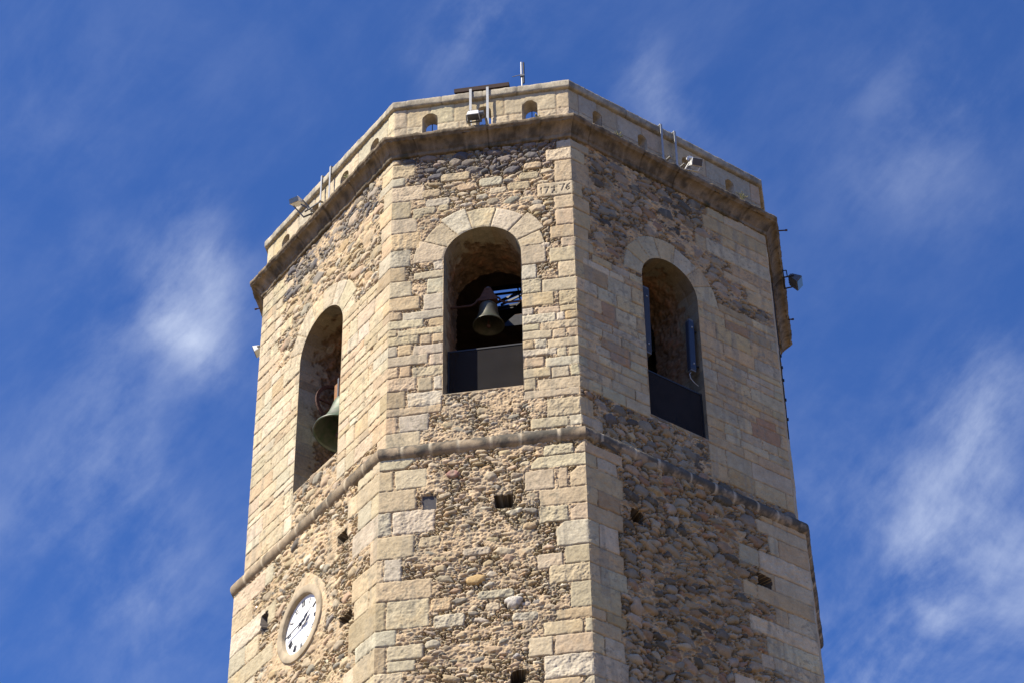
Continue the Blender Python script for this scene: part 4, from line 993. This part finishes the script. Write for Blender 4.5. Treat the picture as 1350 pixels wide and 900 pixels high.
r_, c = flood('white floodlight beside two straps on the shaded right parapet', 'R', (2.415, 2.79), 3.06, .36, 8.42, (.24, .26, .18), R(20), R(-30), (M_WHITE, M_WHITE), (-.10, -.16, -.05))
b = MB(); cc_ = fp('R', 2.93, .38, 8.34)
ar = [cc_+(-.13*math.cos(t_))*tR+np.array([0, 0, .15*math.sin(t_)])+nR*.02 for t_ in np.linspace(0, math.pi, 9)]
for a_, d_ in zip(ar[:-1], ar[1:]): b.bar(a_, d_, .05, .02, upv=nR)
b.build('side_arm', M_WHITE, r_)
r_, c = flood('dark grey floodlight jutting out past the right-hand edge of the cornice', 'S', (), 1.55, .52, 7.72, (.34, .26, .20), R(0), R(-40), (M_GREY, M_IRON), (-.24, -.02, 0))
b = MB(); b.tube([fp('S', 1.55, .30, 8.06), fp('S', 1.55, .36, 8.06), fp('S', 1.55, .37, 7.86)], .012); b.bar(fp('S', 1.55, .29, 7.7), fp('S', 1.55, .29, 8.1), .04, .02); b.build('cable', M_IRON, r_)
r_, c = flood('small white floodlight low on the far left edge of the belfry', 'W', (), 3.45, .20, 6.70, (.24, .16, .18), R(0), R(-20), (M_WHITE, M_GREY), (-.22, .02, 0), grp='floodlights fixed to the side walls')
r_['group'] = 'floodlights fixed to the side walls'

# ------------------------------------------------------------------ small ironwork
def peg(label, face, u, off, z, l, grp=None, droop=.02):
    o = MB(); o.bar(fp(face, u, off-.12, z+.005), fp(face, u, off+l, z-droop), .03, seg=8); o.bar(fp(face, u, off+l-.02, z-droop+.004), fp(face, u, off+l+.03, z-droop), .045, seg=8)
    b = o.build('iron_peg', M_IRONR); b['label'] = label; b['category'] = 'peg'; b['group'] = grp or 'iron pegs in the cornice'
peg('rusty iron peg sticking out near the top right cornice corner', 'S', .25, .30, 8.08, .16)
peg('short iron peg below the dark grey floodlight on the cornice edge', 'S', 3.2, .30, 8.05, .07)
peg('short iron peg on the far left edge of the cornice', 'W', 3.3, .30, 8.06, .06)

# rusty panel behind the front parapet, on two legs
pn = thing('rusty_hatch', 'flat rusty steel hatch lid showing above the front coping', 'hatch', (-.05, .62, Z0+8.33))
b = MB(); b.box((-.05, .78, Z0+9.985), (1.18, .80, .04)); b.build('hatch_lid', M_RUSTD, pn)
b = MB(); b.box((-.05, .38, Z0+9.93), (1.18, .03, .10)); b.box((-.60, .78, Z0+9.93), (.03, .79, .10)); b.box((.50, .78, Z0+9.93), (.03, .79, .10)); b.build('hatch_rim', M_RUSTD, pn)
for x_ in (-.55, .45):
    for y_ in (.5, 1.1):
        b = MB(); b.bar((x_, y_, Z0+8.33), (x_, y_, Z0+9.94), .05); b.build('leg', M_IRONR, pn)
mm = thing('antenna_mast', 'thin pale mast with a dark antenna above the front coping', 'antenna', (.79, .62, Z0+8.33))
b = MB(); b.bar((.79, .62, Z0+8.33), (.79, .62, Z0+10.36), .042, seg=12); b.build('mast_pole', M_GALV, mm)
b = MB(); b.bar((.83, .61, Z0+10.15), (.83, .61, Z0+10.78), .04, seg=10); b.build('antenna_rod', M_IRON, mm)
b = MB(); b.bar((.78, .61, Z0+10.40), (.78, .61, Z0+10.80), .035, seg=10); b.build('antenna_tip', M_WHITE, mm)
b = MB(); b.box((.80, .61, Z0+10.38), (.09, .06, .05)); b.bar((.78, .61, Z0+10.42), (.58, .61, Z0+10.39), .012); b.build('antenna_clamp', M_GREY, mm)

cc = thing('conductor_cable', 'thin dark cable with clips running down the far right side wall', 'cable', fp('S', 1.5, .02, 3.4))
b = MB(); b.tube([fp('S', 1.5, .02, 7.72), fp('S', 1.46, .022, 5.6), fp('S', 1.5, .02, 3.4)], .012); cr_ = b.build('cable_run', M_IRON, cc)
for z_ in (5.62, 5.30, 4.95, 4.42, 3.9):
    b = MB(); b.box(fp('S', 1.48, .035, z_), (.05, .05, .06), bev=.01); b.build('cable_clip', M_IRON, cr_)

# dry weeds rooted in the cornice and coping joints
def weed(label, face, u, off, z, n, h, seed):
    rs = np.random.RandomState(seed); b = MB(); c = fp(face, u, off, z); t, nrm = faxes(face)
    for k in range(n):
        d = t*rs.normal(0, .45)+nrm*rs.normal(.1, .35)+np.array([0, 0, 1.0]); d /= np.linalg.norm(d); L = h*rs.uniform(.5, 1)
        m = c+d*L*.55; e = m+(d+nrm*.3*rs.rand()+t*rs.normal(0, .3)-np.array([0, 0, .4]))*L*.4
        b.bar(c, m, .010, .006); b.bar(m, e, .007, .005)
        for q in (m, (m+e)/2, e): b.frame(q, t, nrm, (0, 0, 1), (.022, .006, .014))
    o = b.build('dry_weed', M_WEED); o['label'] = label; o['category'] = 'weed'; o['group'] = 'dry weeds rooted in the masonry joints'
M_WEED = plain_mat('dry_weed_stalks', (.34, .30, .15), .9, var=.2, scale=20, col2=(.14, .16, .06))
weed('dry weed tuft on the shaded cornice near the corner with the front', 'R', 1.12, .22, 8.18, 14, .20, 1)
weed('dry weed tuft on the shaded cornice near its far right end', 'R', 4.42, .24, 8.18, 16, .24, 2)
weed('small dry weed on the front cornice right of the steel straps', 'F', 3.08, .26, 8.165, 9, .12, 3)
weed('small dry weed sprouting from the sunlit left cornice', 'L', 3.83, .26, 8.165, 10, .15, 4)
